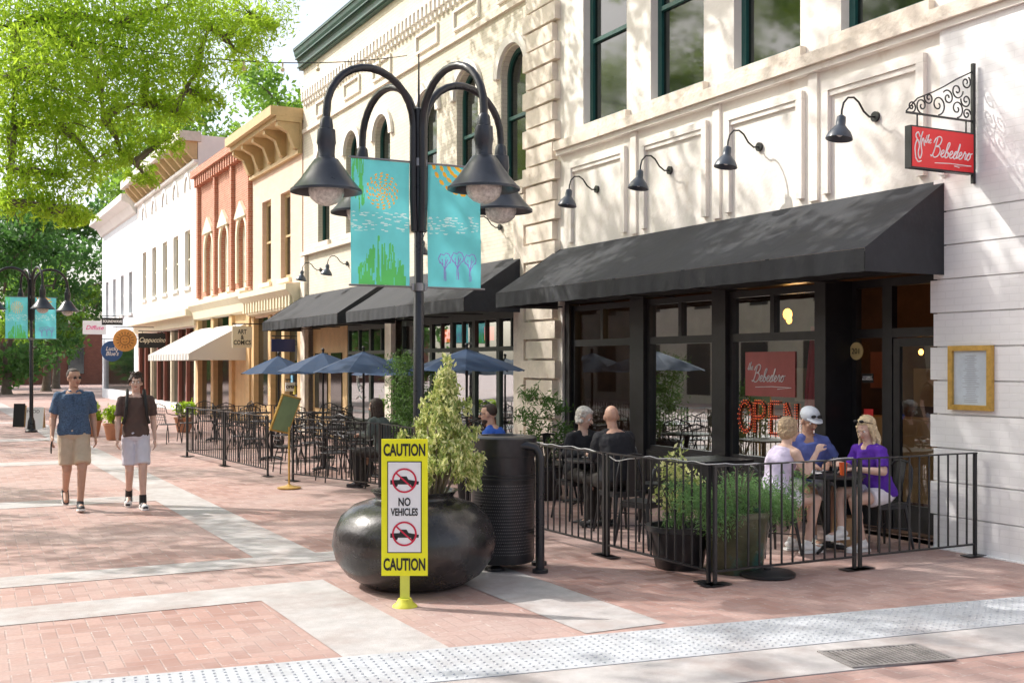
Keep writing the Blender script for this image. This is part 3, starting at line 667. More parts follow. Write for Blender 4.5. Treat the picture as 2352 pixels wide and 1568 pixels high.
# ---------------------------------------------------------------- street lamp
LP = V((3.97,9.43,0))
def lamp(loc, rz, label):
    t = thing('street_lamp', label, 'street lamp', loc, rz, 'four armed street lamps')
    b = MB(); b.lathe([(.16,0),(.16,.04),(.11,.08),(.09,.3),(.065,.36),(.058,.4)],(0,0,0),20); b.build('base', m_pole, t, True)
    b = MB(); b.tube([(0,0,.36),(0,0,2.45),(0,0,2.46),(0,0,3.9)],[.052,.048,.042,.042],16); b.build('pole', m_pole, t, True)
    b = MB(); b.tube([(0,0,3.88),(0,0,4.1),(0,0,4.12),(0,0,4.6)],[.05,.05,.012,.006],10); b.build('finial', m_pole, t, True)
    for k in range(4):
        Mk = Matrix.Rotation(R(90*k),4,'Z')
        r0, r1 = .06, .95; rc = (r0+r1)/2; ra = (r1-r0)/2
        pts = [(r0-.015,0,3.0),(r0,0,3.3),(r0,0,3.93)] + [(rc-ra*math.cos(q*PI/14),0,3.95+ra*math.sin(q*PI/14)*.98) for q in range(15)] + [(r1,0,3.83)]
        b = MB(); b.tube(pts,.034,10,Mk); b.build('arm', m_pole, t, True)
        b = MB()
        b.lathe([(.035,.24),(.05,.22),(.058,.16),(.058,.14),(.075,.13),(.082,.02),(.075,-.0),(.07,-.08),(.075,-.11),(.10,-.12),(.15,-.19),(.22,-.29),(.285,-.365),(.305,-.38),(.305,-.40),(.29,-.40),(.21,-.33),(.08,-.2)],(r1,0,3.66),28,Mk)
        s = b.build('lamp_shade', M('slate enamel', (.030,.035,.045), .32, 0, .3, 6, .03, 30), t, True, ang=50)
        b = MB(); b.lathe([(.06,.10),(.13,.05),(.15,.0),(.15,-.04),(.135,-.09),(.09,-.13),(.04,-.15),(.0,-.155)],(r1,0,3.30),24,Mk)
        b.build('glass_globe', M('frosted ribbed globe', (.55,.53,.50), .22, 0, .4, 30, .3, 60, .9), s, True)
    for z in (3.62,2.50):
        b = MB(); b.box(-.075,.075,-.02,.02,z-.03,z+.03); b.tube([(0,0,z-.035),(0,0,z+.035)],.056,14)
        b.tube([(-.66,0,z),(.66,0,z)],.009,8)
        b.build('banner_bracket', M('galvanised clamp', (.25,.25,.26), .35, .8), t, True)
    return t
L1 = lamp(LP, R(12), 'near black street lamp with four arched arms beside the round planter')
p2 = gr(72,992); L2 = dup(L1,(p2.x,p2.y,0),R(12),'distant black street lamp at far left behind the walking men')
for bb in (L1,L2):
    for o in bb.children:
        if o.name.startswith('banner_bracket'): o.rotation_euler = (0,0,-R(12))
m_cyan = cloth_mat('turquoise banner cloth', (.13,.55,.63), (.20,.76,.82)); m_bgreen = cloth_mat('banner green print', (.10,.48,.16), (.14,.62,.16)); m_bor = cloth_mat('banner orange print', (.92,.48,.04), (.98,.5,.04))
m_bw = cloth_mat('banner white print', (.60,.80,.84), (.7,.9,.92)); m_pur = cloth_mat('banner purple print', (.26,.18,.55), (.3,.25,.7))
def banner_mesh(x0, x1, z0, z1, paint):
    nx, nz = 110, 220; W = x1-x0; Hh = z1-z0
    Xc, Zc = np.meshgrid((np.arange(nx)+.5)/nx*W, (np.arange(nz)+.5)/nz*Hh, indexing='ij'); idx = np.zeros((nx,nz), int)
    def ell(cx, cz, l, w_, a, k):
        u = (Xc-cx)*math.cos(a)+(Zc-cz)*math.sin(a); v = -(Xc-cx)*math.sin(a)+(Zc-cz)*math.cos(a)
        idx[(u/(l/2))**2+(v/(w_/2))**2 < 1] = k
    def line(P, w_, k):
        for a, c in zip(P[:-1],P[1:]):
            a = np.array(a); c = np.array(c); d = c-a; L2_ = (d**2).sum(); t_ = np.clip(((Xc-a[0])*d[0]+(Zc-a[1])*d[1])/L2_,0,1)
            idx[(Xc-a[0]-t_*d[0])**2+(Zc-a[1]-t_*d[1])**2 < (w_/2)**2] = k
    paint(ell, line)
    vs = [(x0+W*i/nx, .014*math.sin(i/nx*5+j/nz*3)*math.sin(PI*j/nz), z0+Hh*j/nz) for i in range(nx+1) for j in range(nz+1)]
    fs = [(i*(nz+1)+j,(i+1)*(nz+1)+j,(i+1)*(nz+1)+j+1,i*(nz+1)+j+1) for i in range(nx) for j in range(nz)]
    me = bpy.data.meshes.new('cloth'); me.from_pydata(vs,[],fs)
    for m_ in (m_cyan,m_bgreen,m_bor,m_bw,m_pur): me.materials.append(m_)
    me.polygons.foreach_set('material_index', idx.ravel().astype(np.int32)); me.shade_smooth(); return me
rr = random.Random(3)
def paint_l(ell, line):
    for k in range(130):
        x = .08+rr.random()*.42; h = (rr.random()**1.2)*.52*(.35+.65*math.exp(-((x-.28)/.12)**2)); x += rr.uniform(-.01,.01)
        line([(x,0),(x+rr.uniform(-.01,.01),h)],rr.uniform(.006,.024),1)
    for k in range(26): z = .60+rr.random()*.47; x = rr.random()*.12; line([(x,z),(x+.005,z+rr.uniform(.05,.2))],rr.uniform(.006,.018),1)
    for k in range(40): x = rr.random()*.5; z = rr.random()*.5; line([(x,z),(x,z+.06)],.008,0)
    for k in range(1,7):
        rad = .024*k; n = int(3+k*2.2)
        for q in range(n): a = q*2*PI/n+k*.6; ell(.29+rad*math.cos(a),.83+rad*1.08*math.sin(a),.030,.015,a+PI/2+.3,2)
    for k in range(64): ell(rr.random()*.53,.47+rr.random()*.17,.02+rr.random()*.035,.009,0,3)
def paint_r(ell, line):
    for k in range(4):
        for q in range(7): a = PI+.1+q*.26+.13*(k%2); ell(.36+(.10+.07*k)*math.cos(a),1.16+(.10+.07*k)*math.sin(a),.06,.034,a+PI/2,2)
    for k in range(64): ell(rr.random()*.5,.48+rr.random()*.17,.02+rr.random()*.035,.009,0,3)
    for k in range(3):
        x = .17+.125*k; z = .06+.015*(k%2); L_ = lambda *P: line([(x+u,z+v) for u,v in P],.008,4)
        L_((-.008,0),(-.006,.12)); L_((.008,0),(.006,.12)); L_((0,.10),(-.03,.15),(-.05,.17)); L_((0,.10),(.03,.15),(.05,.17)); L_((0,.10),(.012,.21)); L_((.01,.15),(.03,.19)); L_((-.02,.14),(-.025,.19))
        L_((-.05,.16),(-.062,.20),(-.04,.24),(-.01,.23),(.01,.25),(.04,.24),(.06,.20),(.05,.16)); L_((-.062,.2),(-.05,.22))
mL = banner_mesh(-.64,-.09,2.51,3.61,paint_l); mR = banner_mesh(.09,.62,2.51,3.61,paint_r)
for base, far in ((LP,' of the near street lamp'),((p2.x,p2.y,0),' of the distant street lamp')):
    for me, l in ((mL,'turquoise banner with orange sun and green strokes on the left'+far),(mR,'turquoise banner with purple trees on the right'+far)):
        t = thing('banner', l, 'banner', base); o = bpy.data.objects.new('cloth', me); C.objects.link(o); o.parent = t

# ---------------------------------------------------------------- foliage helpers
def leaves(name, P, l, w_, mat, parent, droop=0.0, up=0.0, wl_=True):
    n = len(P); a = rng.normal(size=(n,3)); a[:,2] += up-droop
    a /= np.linalg.norm(a,axis=1)[:,None]; q = rng.normal(size=(n,3)); b_ = np.cross(a,q); b_ /= np.linalg.norm(b_,axis=1)[:,None]
    sc = rng.uniform(.6,1.25,(n,1)); c = np.cross(a,b_)
    if parent is not None and wl_:
        m = np.array(wm(parent).inverted()); P = P@m[:3,:3].T+m[:3,3]
    vs = np.stack([P-a*l/2*sc, P+b_*w_/2*sc+c*w_*.12, P+a*l/2*sc, P-b_*w_/2*sc+c*w_*.12],1).reshape(-1,3)
    me = bpy.data.meshes.new(name); me.vertices.add(4*n); me.vertices.foreach_set('co', vs.astype(np.float32).ravel())
    me.loops.add(4*n); me.loops.foreach_set('vertex_index', np.arange(4*n,dtype=np.int32))
    me.polygons.add(n); me.polygons.foreach_set('loop_start', np.arange(0,4*n,4,dtype=np.int32)); me.polygons.foreach_set('loop_total', np.full(n,4,dtype=np.int32))
    me.update(); me.validate(); me.materials.append(mat)
    o = bpy.data.objects.new(name, me); C.objects.link(o)
    if parent is not None: o.parent = parent
    return o
def clumps(lobes, per=45, sig=.16):
    out = []
    for c, r, n in lobes:
        c = np.array(c, float); rr = np.array(r if hasattr(r,'__len__') else (r,r,r), float)
        k = max(1, n//per); u = rng.normal(size=(k,3)); u /= np.linalg.norm(u,axis=1)[:,None]
        tw = c + u*rr*(rng.uniform(0,1,(k,1))**.45)
        out.append(np.repeat(tw,per,0) + rng.normal(size=(k*per,3))*rr.mean()*sig)
    return np.concatenate(out)
# ---------------------------------------------------------------- round pot with shrub
PP = V((3.59,8.62,0))
t = thing('round_planter','big round black bowl planter holding a variegated cream and green shrub','planter',PP)
prof = [(.28,0),(.42,.02),(.55,.10),(.64,.22),(.672,.34),(.655,.46),(.60,.57),(.50,.655),(.40,.69),(.33,.705),(.32,.73),(.345,.765),(.36,.775),(.33,.775),(.30,.74),(.29,.68),(0,.66)]
b = MB(); b.lathe(prof,(0,0,0),56)
b.build('bowl', M('scuffed black fibreglass', (.026,.024,.025), .26, 0, .5, 5, .18, 11, .6, dirt_dapple=((.10,.075,.065), 6, .60)), t, True, ang=60)
b = MB(); b.ball((0,0,.66),.29,.29,.06); b.build('soil', M('potting soil', (.06,.04,.03), .95, 0, .4, 30, .5, 60), t, True)
SC = PP+rt*.20; b = MB(); S0 = SC-PP
for k in range(12):
    q = k*2*PI/12; rr_ = .10+.05*(k%3); b.tube([(S0.x*.8+.03*math.cos(q),S0.y*.8+.03*math.sin(q),.62),(S0.x+rr_*.8*math.cos(q),S0.y+rr_*.8*math.sin(q),.95),(S0.x+rr_*math.cos(q),S0.y+rr_*math.sin(q),1.3)],[.014,.01,.005],6)
b.build('stem', m_bark, t, True)
m_varieg = leaf_mat('variegated leaves', (.16,.26,.07), (.42,.50,.16), .35, (.70,.74,.24), 3, ((.86,.84,.44), .50))
lob = []; rq = random.Random(5)
for k in range(150):
    z = rq.random()**1.2; rad = (.335*(1-z)**.95+.02)*rq.uniform(.35,1.08); q = rq.random()*2*PI
    c = SC+V((rad*math.cos(q),rad*math.sin(q),.88+z*.78))+rt*(.06*z); lob.append((tuple(c),(.04,.04,.11),75))
for dx, z in ((.08,1.80),(.05,1.70),(.11,1.64),(-.12,1.42),(.22,1.45),(.30,1.25),(-.28,1.18),(.34,1.05),(-.34,1.02),(-.18,1.30),(.02,1.55)):
    c = SC+rt*dx; lob.append(((c.x,c.y,z),(.025,.025,.11),75))
leaves('foliage', clumps(lob,25,.35), .052, .020, m_varieg, t, up=1.5)

# ---------------------------------------------------------------- caution sign
sp_ = gr(930,1392)
t = thing('caution_sign','yellow and white caution no vehicles sign on short post in front of planter','sign',sp_,-A)
b = MB(); b.lathe([(.095,0),(.09,.012),(.065,.03),(.05,.06),(.0,.06)],(0,0,0),20); b.build('base', M('dull yellow base', (.62,.60,.05), .6, 0, .2, 9), t, True)
b = MB(); b.box(-.035,.035,-.012,.012,.04,1.2); b.build('post', M('dull yellow post', (.68,.72,.10), .5), t)
b = MB(); b.box(-.172,.172,-.03,-.013,.235,1.25); pn = b.build('panel', m_yellow, t)
b = MB(); b.box(-.128,.128,-.034,-.031,.405,1.085); b.build('border', m_ink, pn)
b = MB(); b.box(-.121,.121,-.037,-.0345,.412,1.078); fc = b.build('white_face', m_signw, pn)
for z, s in ((1.17,'CAUTION'),(.32,'CAUTION')): text('lettering',s,.124,m_ink,pn,sp_+rt*0-fw*.033+V((0,0,z)),rt,bold=.0035,sx=.56)
text('lettering','NO',.084,m_ink,fc,sp_-fw*.040+V((0,0,.785)),rt,bold=.002,sx=.70); text('lettering','VEHICLES',.076,m_ink,fc,sp_-fw*.040+V((0,0,.71)),rt,bold=.002,sx=.62)
for z in (.94,.545):
    y = -.0385
    b = MB(); b.poly([(x_,y,z+z_) for x_,z_ in ((-.105,-.026),(.105,-.026),(.108,-.004),(.05,.006),(.03,.010),(.016,.034),(-.028,.034),(-.036,.008),(-.105,.006))],(0,.001,0))
    for x in (-.066,.066): b.tube([(x,y-.0,z-.028),(x,y+.001,z-.028)],.017,14)
    b.build('vehicle_pictogram', m_ink, fc)
    b = MB(); zc = z+.003
    for q in range(32):
        a0, a1 = q*2*PI/32, (q+1)*2*PI/32; b.quad(*[(r_*math.cos(a),y-.003,zc+r_*math.sin(a)) for a,r_ in ((a0,.092),(a1,.092),(a1,.079),(a0,.079))])
    a = R(-42); dx_, dz_ = math.cos(a), math.sin(a); b.quad(*[(u*dx_-v*dz_,y-.0028,zc+u*dz_+v*dx_) for u,v in ((-.08,-.006),(.08,-.006),(.08,.006),(-.08,.006))])
    b.build('prohibition_ring', m_redink, fc)

# ---------------------------------------------------------------- litter bin
bp = V((4.62,8.86,0)); t = thing('litter_bin','black cylindrical litter bin with perforated side and bent tube frame','litter bin',bp,-A)
b = MB(); b.lathe([(.265,.07),(.28,.09),(.28,1.0),(.29,1.02),(.29,1.10),(.30,1.13),(.30,1.16),(.28,1.175),(.19,1.18),(.18,1.16),(.17,1.0),(0,.98)],(-.08,.05,0),44); b.build('barrel', M('charcoal steel', (.035,.035,.038), .32, .3, .3, 8), t, True)
b = MB()
for i in range(52):
    for j in range(23):
        q = R(-178+i*3.6+(j%2)*1.8); z = .16+j*.027; c, s = math.cos(q), math.sin(q)
        x, y = -.08+.2815*c, .05+.2815*s; u = V((-s,c,0)); e = .0055
        b.add([V((x,y,z))+u*e,V((x,y,z+e)),V((x,y,z))-u*e,V((x,y,z-e))],[(0,1,2,3)])
b.build('perforation', M('grey holes', (.16,.15,.15), .5), t)
for z in (.80,.83,1.0): b = MB(); b.lathe([(.281,0),(.286,.004),(.286,.012),(.281,.016)],(-.08,.05,z),44); b.build('rim_band', m_black, t, True)
b = MB(); b.tube([(.245,-.16,.02),(.245,-.16,.98),(.235,-.16,1.04),(.20,-.16,1.085),(.13,-.16,1.10),(-.2,-.16,1.10)],.038,14)
b.tube([(.245,.22,.02),(.245,.22,.98),(.235,.22,1.04),(.20,.22,1.085),(.13,.22,1.10)],.036,12); b.tube([(.245,-.16,.3),(.245,.22,.3)],.02)
b.lathe([(.07,0),(.07,.03),(.04,.04)],(.245,-.16,0),18); b.lathe([(.07,0),(.07,.03),(.04,.04)],(.245,.22,0),18); b.lathe([(.07,0),(.07,.03),(.03,.05),(.03,.12)],(-.14,-.08,0),18)
b.build('tube_frame', m_pole, t, True)

# ---------------------------------------------------------------- railings
def railing(p0, p1, label, hgt=.98):
    p0 = V((p0[0],p0[1],0)); p1 = V((p1[0],p1[1],0)); d = p1-p0; L = d.length
    t = thing('railing', label, 'railing', p0, math.atan2(d.y,d.x), 'black steel terrace railings')
    b = MB(); b.box(0,L,-.02,.02,hgt-.012,hgt); b.build('top_rail', m_black, t)
    b = MB(); b.box(0,L,-.015,.015,.11,.125); b.build('bottom_rail', m_black, t)
    for x in (.013,L-.013):
        b = MB(); b.box(x-.014,x+.014,-.014,.014,.011,hgt-.013); pst = b.build('post', m_black, t)
        b = MB(); b.box(x-.13,x+.13,-.06,.06,.010,.016); b.build('base_plate', m_black, pst)
    n = max(2,int(L/.115)); b = MB()
    for i in range(1,n):
        x = i*L/n; b.box(x-.0065,x+.0065,-.0065,.0065,.126,hgt-.0125)
    b.build('infill_bars', m_black, t)
    return t
railing((5.73,7.43),(7.28,7.43),'black railing panel in front of the juniper pots and lavender woman')
railing((7.32,7.43),(8.80,7.43),'black railing panel ending at the white pier, in front of the girl in purple')
railing((5.72,7.47),(5.70,9.0),'black railing panel running back from the terrace corner nearest the camera')
railing((5.70,9.04),(5.66,10.55),'black railing panel just right of the litter bin')
railing((5.66,10.6),(5.7,12.1),'black railing panel behind the litter bin')
railing((5.7,13.3),(5.75,15.0),'black railing panel behind the variegated shrub')
railing((5.75,15.05),(5.1,17.15),'black railing panel right of the brass menu stand')
railing((4.95,18.0),(4.78,20.2),'black railing panel left of the brass menu stand')
railing((4.77,20.25),(4.6,22.6),'farthest black railing panel along the promenade at left')
railing((4.62,22.7),(6.6,22.9),'black railing panel crossing the far end of the terrace')
b = MB(); pts = []
for i in range(40):
    u = i/39; y = 10.4+(7.5-10.4)*u; pts.append((5.67+.05*u+.015*math.sin(u*30),y,.992+.006*math.sin(u*55)-.07*math.exp(-((u-.55)/.10)**2)))
for i in range(16):
    u = i/15; pts.append((5.75+1.5*u,7.42+.01*math.sin(u*20),.992+.006*math.sin(u*30)-.02*math.sin(u*PI)))
b.tube(pts,.0055,6); tag(b.build('rope_light', M('pale cable', (.5,.5,.5), .5), smooth=True),'thin white cable wound along the top of the corner railing','cable')
b = MB(); p = gr(1762,1322); b.lathe([(.24,0.01),(.24,.03),(.21,.045),(.03,.055),(.03,.07),(0,.07)],(p.x,p.y,0),32); tag(b.build('umbrella_base', m_black, smooth=True),'round black umbrella base plate on the bricks outside the railing','umbrella base')
# ---------------------------------------------------------------- furniture
def cafe_table(loc, label, r=.36, sq=False, group=None):
    t = thing('cafe_table', label, 'table', loc, 0, group)
    b = MB()
    if sq: b.box(-r,r,-r,r,.72,.745)
    else: b.lathe([(r-.01,.72),(r,.725),(r,.74),(r-.01,.745)],(0,0,0),32)
    b.build('table_top', m_black, t, not sq)
    b = MB(); b.tube([(0,0,.03),(0,0,.719)],.03,12); b.build('pedestal', m_black, t, True)
    b = MB()
    for k in range(4): q = k*PI/2+.5; b.tube([(0,0,.05),(.15*math.cos(q),.15*math.sin(q),.045),(.29*math.cos(q),.29*math.sin(q),.015)],[.025,.022,.014],8)
    b.build('foot', m_black, t, True)
    return t
def metal_chair(loc, rz, label, group=None):
    t = thing('metal_chair', label, 'chair', loc, rz, group)
    b = MB(); b.poly([(-.18,-.17,.44),(-.15,.18,.44),(.15,.18,.44),(.18,-.17,.44)],(0,0,.018)); b.box(-.17,.17,-.16,.17,.40,.439); b.build('seat', m_black, t)
    for sx in (-1,1):
        for sy in (-1,1):
            b = MB(); b.tube([(sx*.15,sy*.15,.44),(sx*.21,sy*.21,.005)],[.022,.012],8); b.build('leg', m_black, t, True)
    b = MB(); b.tube([(-.17,-.17,.45),(-.18,-.21,.62),(-.16,-.235,.78),(-.10,-.25,.845),(0,-.255,.86),(.10,-.25,.845),(.16,-.235,.78),(.18,-.21,.62),(.17,-.17,.45)],.013,8)
    b.build('back_frame', m_black, t, True)
    b = MB(); b.poly([(-.05,-.18,.45),(.05,-.18,.45),(.065,-.25,.85),(-.065,-.25,.85)],(0,-.006,0)); b.build('backrest', m_black, t)
    b = MB(); b.tube([(-.18,-.18,.2),(.18,.18,.2)],.006,6); b.tube([(-.18,.18,.21),(.18,-.18,.21)],.006,6); b.build('brace', m_black, t)
    return t
def mesh_chair(loc, rz, label, group):
    t = thing('wire_chair', label, 'chair', loc, rz, group)
    b = MB(); b.lathe([(.2,.43),(.215,.44),(.2,.45)],(0,0,0),20); b.build('seat', m_black, t)
    for sx in (-1,1):
        for sy in (-1,1):
            b = MB(); b.tube([(sx*.17,sy*.14,.43),(sx*.20,sy*.2,.22),(sx*.22,sy*.22,0)],.011,6); b.build('leg', m_black, t, True)
    b = MB(); b.tube([(-.2,.12,.44),(-.26,.12,.64),(-.27,-.1,.67),(-.24,-.22,.70),(-.2,-.24,.86),(0,-.27,.93),(.2,-.24,.86),(.24,-.22,.70),(.27,-.1,.67),(.26,.12,.64),(.2,.12,.44)],.011,6); b.build('arm_frame', m_black, t, True)
    b = MB()
    for i in range(7): x = -.18+i*.06; b.tube([(x,-.17,.45),(x*1.05,-.24,.68),(x*1.05,-.262,.90-.6*x*x)],.005,4)
    for j in range(5): z = .55+j*.07; b.tube([(-.21,-.215-.01*j,z),(0,-.235-.01*j,z),(.21,-.215-.01*j,z)],.005,4)
    b.build('backrest', m_black, t)
    return t
T1 = V((7.80,8.33,0)); cafe_table(T1,'small black round table shared by the three people by the pier')
metal_chair((7.17,8.43,0),R(-95),'black metal chair the woman in lavender sits on')
metal_chair((8.38,8.2,0),R(84),'black metal chair the girl in purple sits on')
metal_chair((8.0,8.98,0),R(170),'black metal chair under the man in the white cap')
T2 = V((6.72,10.85,0)); cafe_table(T2,'black round table between the white-haired woman and the bald man')
metal_chair((6.80,11.42,0),R(180),'black metal chair of the white-haired woman by the window')
metal_chair((6.66,10.25,0),R(0),'black metal chair with the bald man in black on it')
metal_chair((6.35,9.35,0),R(20),'empty black metal chair just inside the railing right of the bin')
cafe_table((7.9,10.3,0),'empty black square table below the neon open sign',.34,True)
metal_chair((8.35,9.9,0),R(60),'empty black metal chair beside the square table by the window')
metal_chair((7.45,10.7,0),R(-120),'empty black metal chair at the square table, nearer the bald man')
cafe_table((7.6,12.6,0),'empty black square table near the shop window beyond the diners',.34,True)
metal_chair((7.6,13.3,0),R(180),'empty black metal chair at the window beyond the diners')
cafe_table((6.1,12.9,0),'black table beside the bearded man in blue')
metal_chair((6.15,12.15,0),R(40),'black metal chair under the bearded man in blue')
metal_chair((6.0,15.5,0),R(30),'black metal chair of the dark-haired diner seen from behind')
lab = 'black wire mesh armchair at the tables behind the promenade railing'; grp = 'wire mesh chairs on the far terrace'
mc = mesh_chair((5.5,18.6,0),R(-90),lab,grp)
lt = 'black round cafe table among wire chairs behind the promenade railing'; gt = 'cafe tables on the far terrace'
ct = cafe_table((6.1,18.6,0),lt,.4,group=gt)
ccs = [(6.1,18.6),(7.4,19.6),(5.9,21.2),(7.5,22.2),(6.3,16.9),(7.6,17.3),(7.8,24.6),(6.6,25.2),(6.2,27.2),(7.7,14.3)]
for i, (x,y) in enumerate(ccs):
    if i: dup(ct,(x,y,0))
    for k in range(4):
        q = k*PI/2+i*.4; x2_, y2_ = x+.62*math.cos(q), y+.62*math.sin(q)
        if x2_ < 5.2 and y < 18: continue
        if i == 0 and k == 0: mc.location = (x2_,y2_,0); mc.rotation_euler = (0,0,q+PI/2); continue
        dup(mc,(x2_,y2_,0),q+PI/2)
p = gr(385,1018); c1 = dup(mc,(p.x,p.y,0),R(-60),'lone black wire armchair on the bricks left of the promenade railing'); del c1['group']
# ---------------------------------------------------------------- umbrellas
def umbrella(loc, r, za, ze, label):
    t = thing('patio_umbrella', label, 'umbrella', loc, random.random(), 'navy patio umbrellas')
    n = 8; b = MB(); vs = [(0,0,za)]
    for k, (f, dz) in enumerate(((.33,.30),(.66,.62),(1.0,1.0))):
        for i in range(n*2):
            q = i*PI/n; e = 1.0 if i%2 == 0 else .955; sag = 0 if i%2 == 0 else .02*f
            vs.append((r*f*e*math.cos(q), r*f*e*math.sin(q), za+(ze-za)*dz-sag))
    m = n*2; fs = [(0,1+i,1+(i+1)%m) for i in range(m)]
    for k in range(2): fs += [(1+k*m+i,1+k*m+(i+1)%m,1+(k+1)*m+(i+1)%m,1+(k+1)*m+i) for i in range(m)]
    b.add(vs,fs); b.build('canopy', m_navy, t)
    b = MB(); b.tube([(0,0,.02),(0,0,za+.05)],.02,10); b.ball((0,0,za+.06),.03); b.build('pole', m_black, t, True)
    for i in range(n):
        q = i*2*PI/n; b = MB(); b.tube([(0,0,za-.03),(r*.98*math.cos(q),r*.98*math.sin(q),ze-.015)],.007,5); b.build('rib', m_black, t)
    b = MB(); b.lathe([(.23,.01),(.23,.04),(.05,.07),(.04,.2)],(0,0,0),20); b.build('base', m_black, t, True)
for (px,d,r,za,ze,l) in ((1072,17.3,.90,2.05,1.72,'navy patio umbrella right of the street lamp pole'),(835,19.6,.90,2.04,1.68,'navy patio umbrella nearest the street lamp pole on its left side'),(742,21.9,.88,2.04,1.68,'navy patio umbrella, second from the left'),(640,24.6,.84,2.0,1.62,'leftmost navy patio umbrella'),(905,21.5,.82,1.94,1.62,'navy patio umbrella tucked behind the others beside the pole')):
    p = at(px,838,d); umbrella((p.x,p.y,0),r,za,ze,l)
# ---------------------------------------------------------------- hanging red sign
m_sred = M('glossy red sign', (.74,.02,.025), .35, 0, .06, 3)
ys = 7.51; t = thing('hanging_sign','red hanging restaurant sign with white script under black iron scrollwork','sign',(XW-.05,ys,3.58))
b = MB(); b.box(8.84,8.875,ys-.015,ys+.015,3.52,4.66); b.build('wall_bar', m_black, t, w=True)
b = MB(); b.box(7.98,8.84,ys-.008,ys+.008,4.10,4.118)
for x in (8.12,8.76): b.tube([(x,ys,4.10),(x,ys,3.98)],.008,6)
b.build('bracket_arm', m_black, t, w=True)
b = MB()
def curl(cx,cz,r0,turns,a0,sg=1):
    n = 26; b.tube([(cx+r0*(1-i/n*.85)*math.cos(a0+sg*i/n*turns*2*PI),ys,cz+r0*(1-i/n*.85)*math.sin(a0+sg*i/n*turns*2*PI)) for i in range(n+1)],.0075,5)
for cx,cz,r0,a0,sg in ((8.05,4.17,.055,-1.5,1),(8.18,4.19,.075,-1.5,-1),(8.27,4.27,.06,3,1),(8.39,4.22,.095,-1.5,1),(8.52,4.30,.075,2.5,-1),(8.64,4.21,.085,-1.5,1),(8.64,4.38,.08,0,-1),(8.76,4.30,.07,3.,1),(8.76,4.47,.065,1,-1),(8.77,4.17,.055,0,1)): curl(cx,cz,r0,1.4,a0,sg)
b.tube([(7.98,ys,4.12),(8.12,ys,4.25),(8.32,ys,4.33),(8.47,ys,4.4),(8.62,ys,4.48),(8.84,ys,4.58)],.007,5)
b.build('scrollwork', m_black, t, w=True, smooth=True)
b = MB(); b.box(8.0,8.83,ys-.035,ys+.035,3.60,3.99); b.build('sign_edge', m_black, t, w=True)
b = MB(); b.box(8.015,8.815,ys-.040,ys+.040,3.615,3.975); pnl = b.build('sign_panel', m_sred, t, w=True)
b = MB(); yq = ys-.043; script(b,'Bebedero',(8.265,yq,3.725),(1,0,0),(0,0,1),.132,.0056); script(b,'the',(8.165,yq,3.84),(1,0,0),(0,0,1),.075,.0035)
b.tube([(8.3,yq,3.665),(8.5,yq,3.675),(8.78,yq,3.672),(8.55,yq,3.655),(8.62,yq,3.645)],.004,5); b.build('lettering', m_signw, pnl, w=True)
b = MB()
for P in ([(.0,.0),(-.01,.1),(.02,.17),(.045,.12),(.03,.05),(.05,.0),(.075,.05),(.07,.13),(.095,.19),(.11,.12)],[(.02,.17),(.0,.21),(.03,.24),(.055,.2)],[(.045,.12),(.07,.2),(.09,.25)],[(.0,.0),(.03,-.03),(.07,-.02)]): b.tube([(8.055+u,yq,3.69+v) for u,v in spline(P)],.006,6)
b.build('emblem', m_signw, pnl, w=True)
xg = xs+.035; ya_, yb_ = wl(1712,868,xg).y, wl(1826,868,xg).y
b = MB(); b.box(xg,xg+.008,yb_,ya_,1.42,1.96)
po = thing('window_poster','red poster with white script inside the large shop window','poster',(xg,yb_,1.42)); sheet = b.build('sheet', M('red window poster', (.33,.075,.07), .35, 0, .2, 2), po, w=True)
b = MB(); script(b,'Bebedero',(xg-.006,ya_-.16,1.60),(0,-1,0),(0,0,1),.145,.006); script(b,'the',(xg-.006,ya_-.05,1.74),(0,-1,0),(0,0,1),.09,.0045)
b.tube([(xg-.006,ya_-.2,1.53),(xg-.006,ya_-.5,1.54),(xg-.006,yb_+.06,1.53),(xg-.006,yb_+.3,1.51)],.0045,5); b.build('lettering', M('poster script',(.70,.66,.66)), po, w=True)
ya_, yb_ = wl(1696,958,xg).y, wl(1836,958,xg).y
t = thing('open_sign','red lit OPEN sign with marquee letters in the shop window','sign',(xg,ya_,.95))
Lw = (ya_-yb_)/4; hh = .38; xo = xg+.0
def lp(k, P): return [V((xo,ya_-(k+.08+.84*u)*Lw,.97+hh*v)) for u,v in P]
strokes = [lp(0,[(.5+.5*math.cos(q*PI/10),.5+.5*math.sin(q*PI/10)) for q in range(21)]),lp(1,[(.08,0),(.08,1)]),lp(1,[(.08,1),(.6,1),(.85,.88),(.85,.62),(.6,.5),(.08,.5)]),
    lp(2,[(.12,0),(.12,1),(.85,1)]),lp(2,[(.12,.52),(.7,.52)]),lp(2,[(.12,0),(.85,0)]),lp(3,[(.08,0),(.08,1),(.9,0),(.9,1)])]
b = MB(); bb = MB()
for P in strokes:
    b.tube(P,.012,6)
    for a, c in zip(P[:-1],P[1:]):
        n = max(1,int((c-a).length/.03)); dv = (c-a).normalized(); nv = V((0,-dv.z,dv.y))
        for i in range(n):
            for s in (-.019,.019): q = a.lerp(c,(i+.5)/n)+nv*s; bb.ball((q.x-.012,q.y,q.z),.006,n=6,m=4)
b.build('letters', M('red sign letters',(.20,.015,.012),.6), t, w=True, smooth=True)
tag(bb.build('bulbs', M('orange bulb glow', (1,.16,.05), .5, emit=.75), t, w=True), kind='stuff')
a_, c_ = wl(2176,868,XW-.13), wl(2275,868,XW-.13)
t = thing('menu_case','gilt framed menu case on the white pier','menu case',(XW-.10,c_.y,1.38))
b = MB(); y0_, y1_ = c_.y, a_.y; X_ = XW-.078; z0_, z1_ = 1.37, 1.985
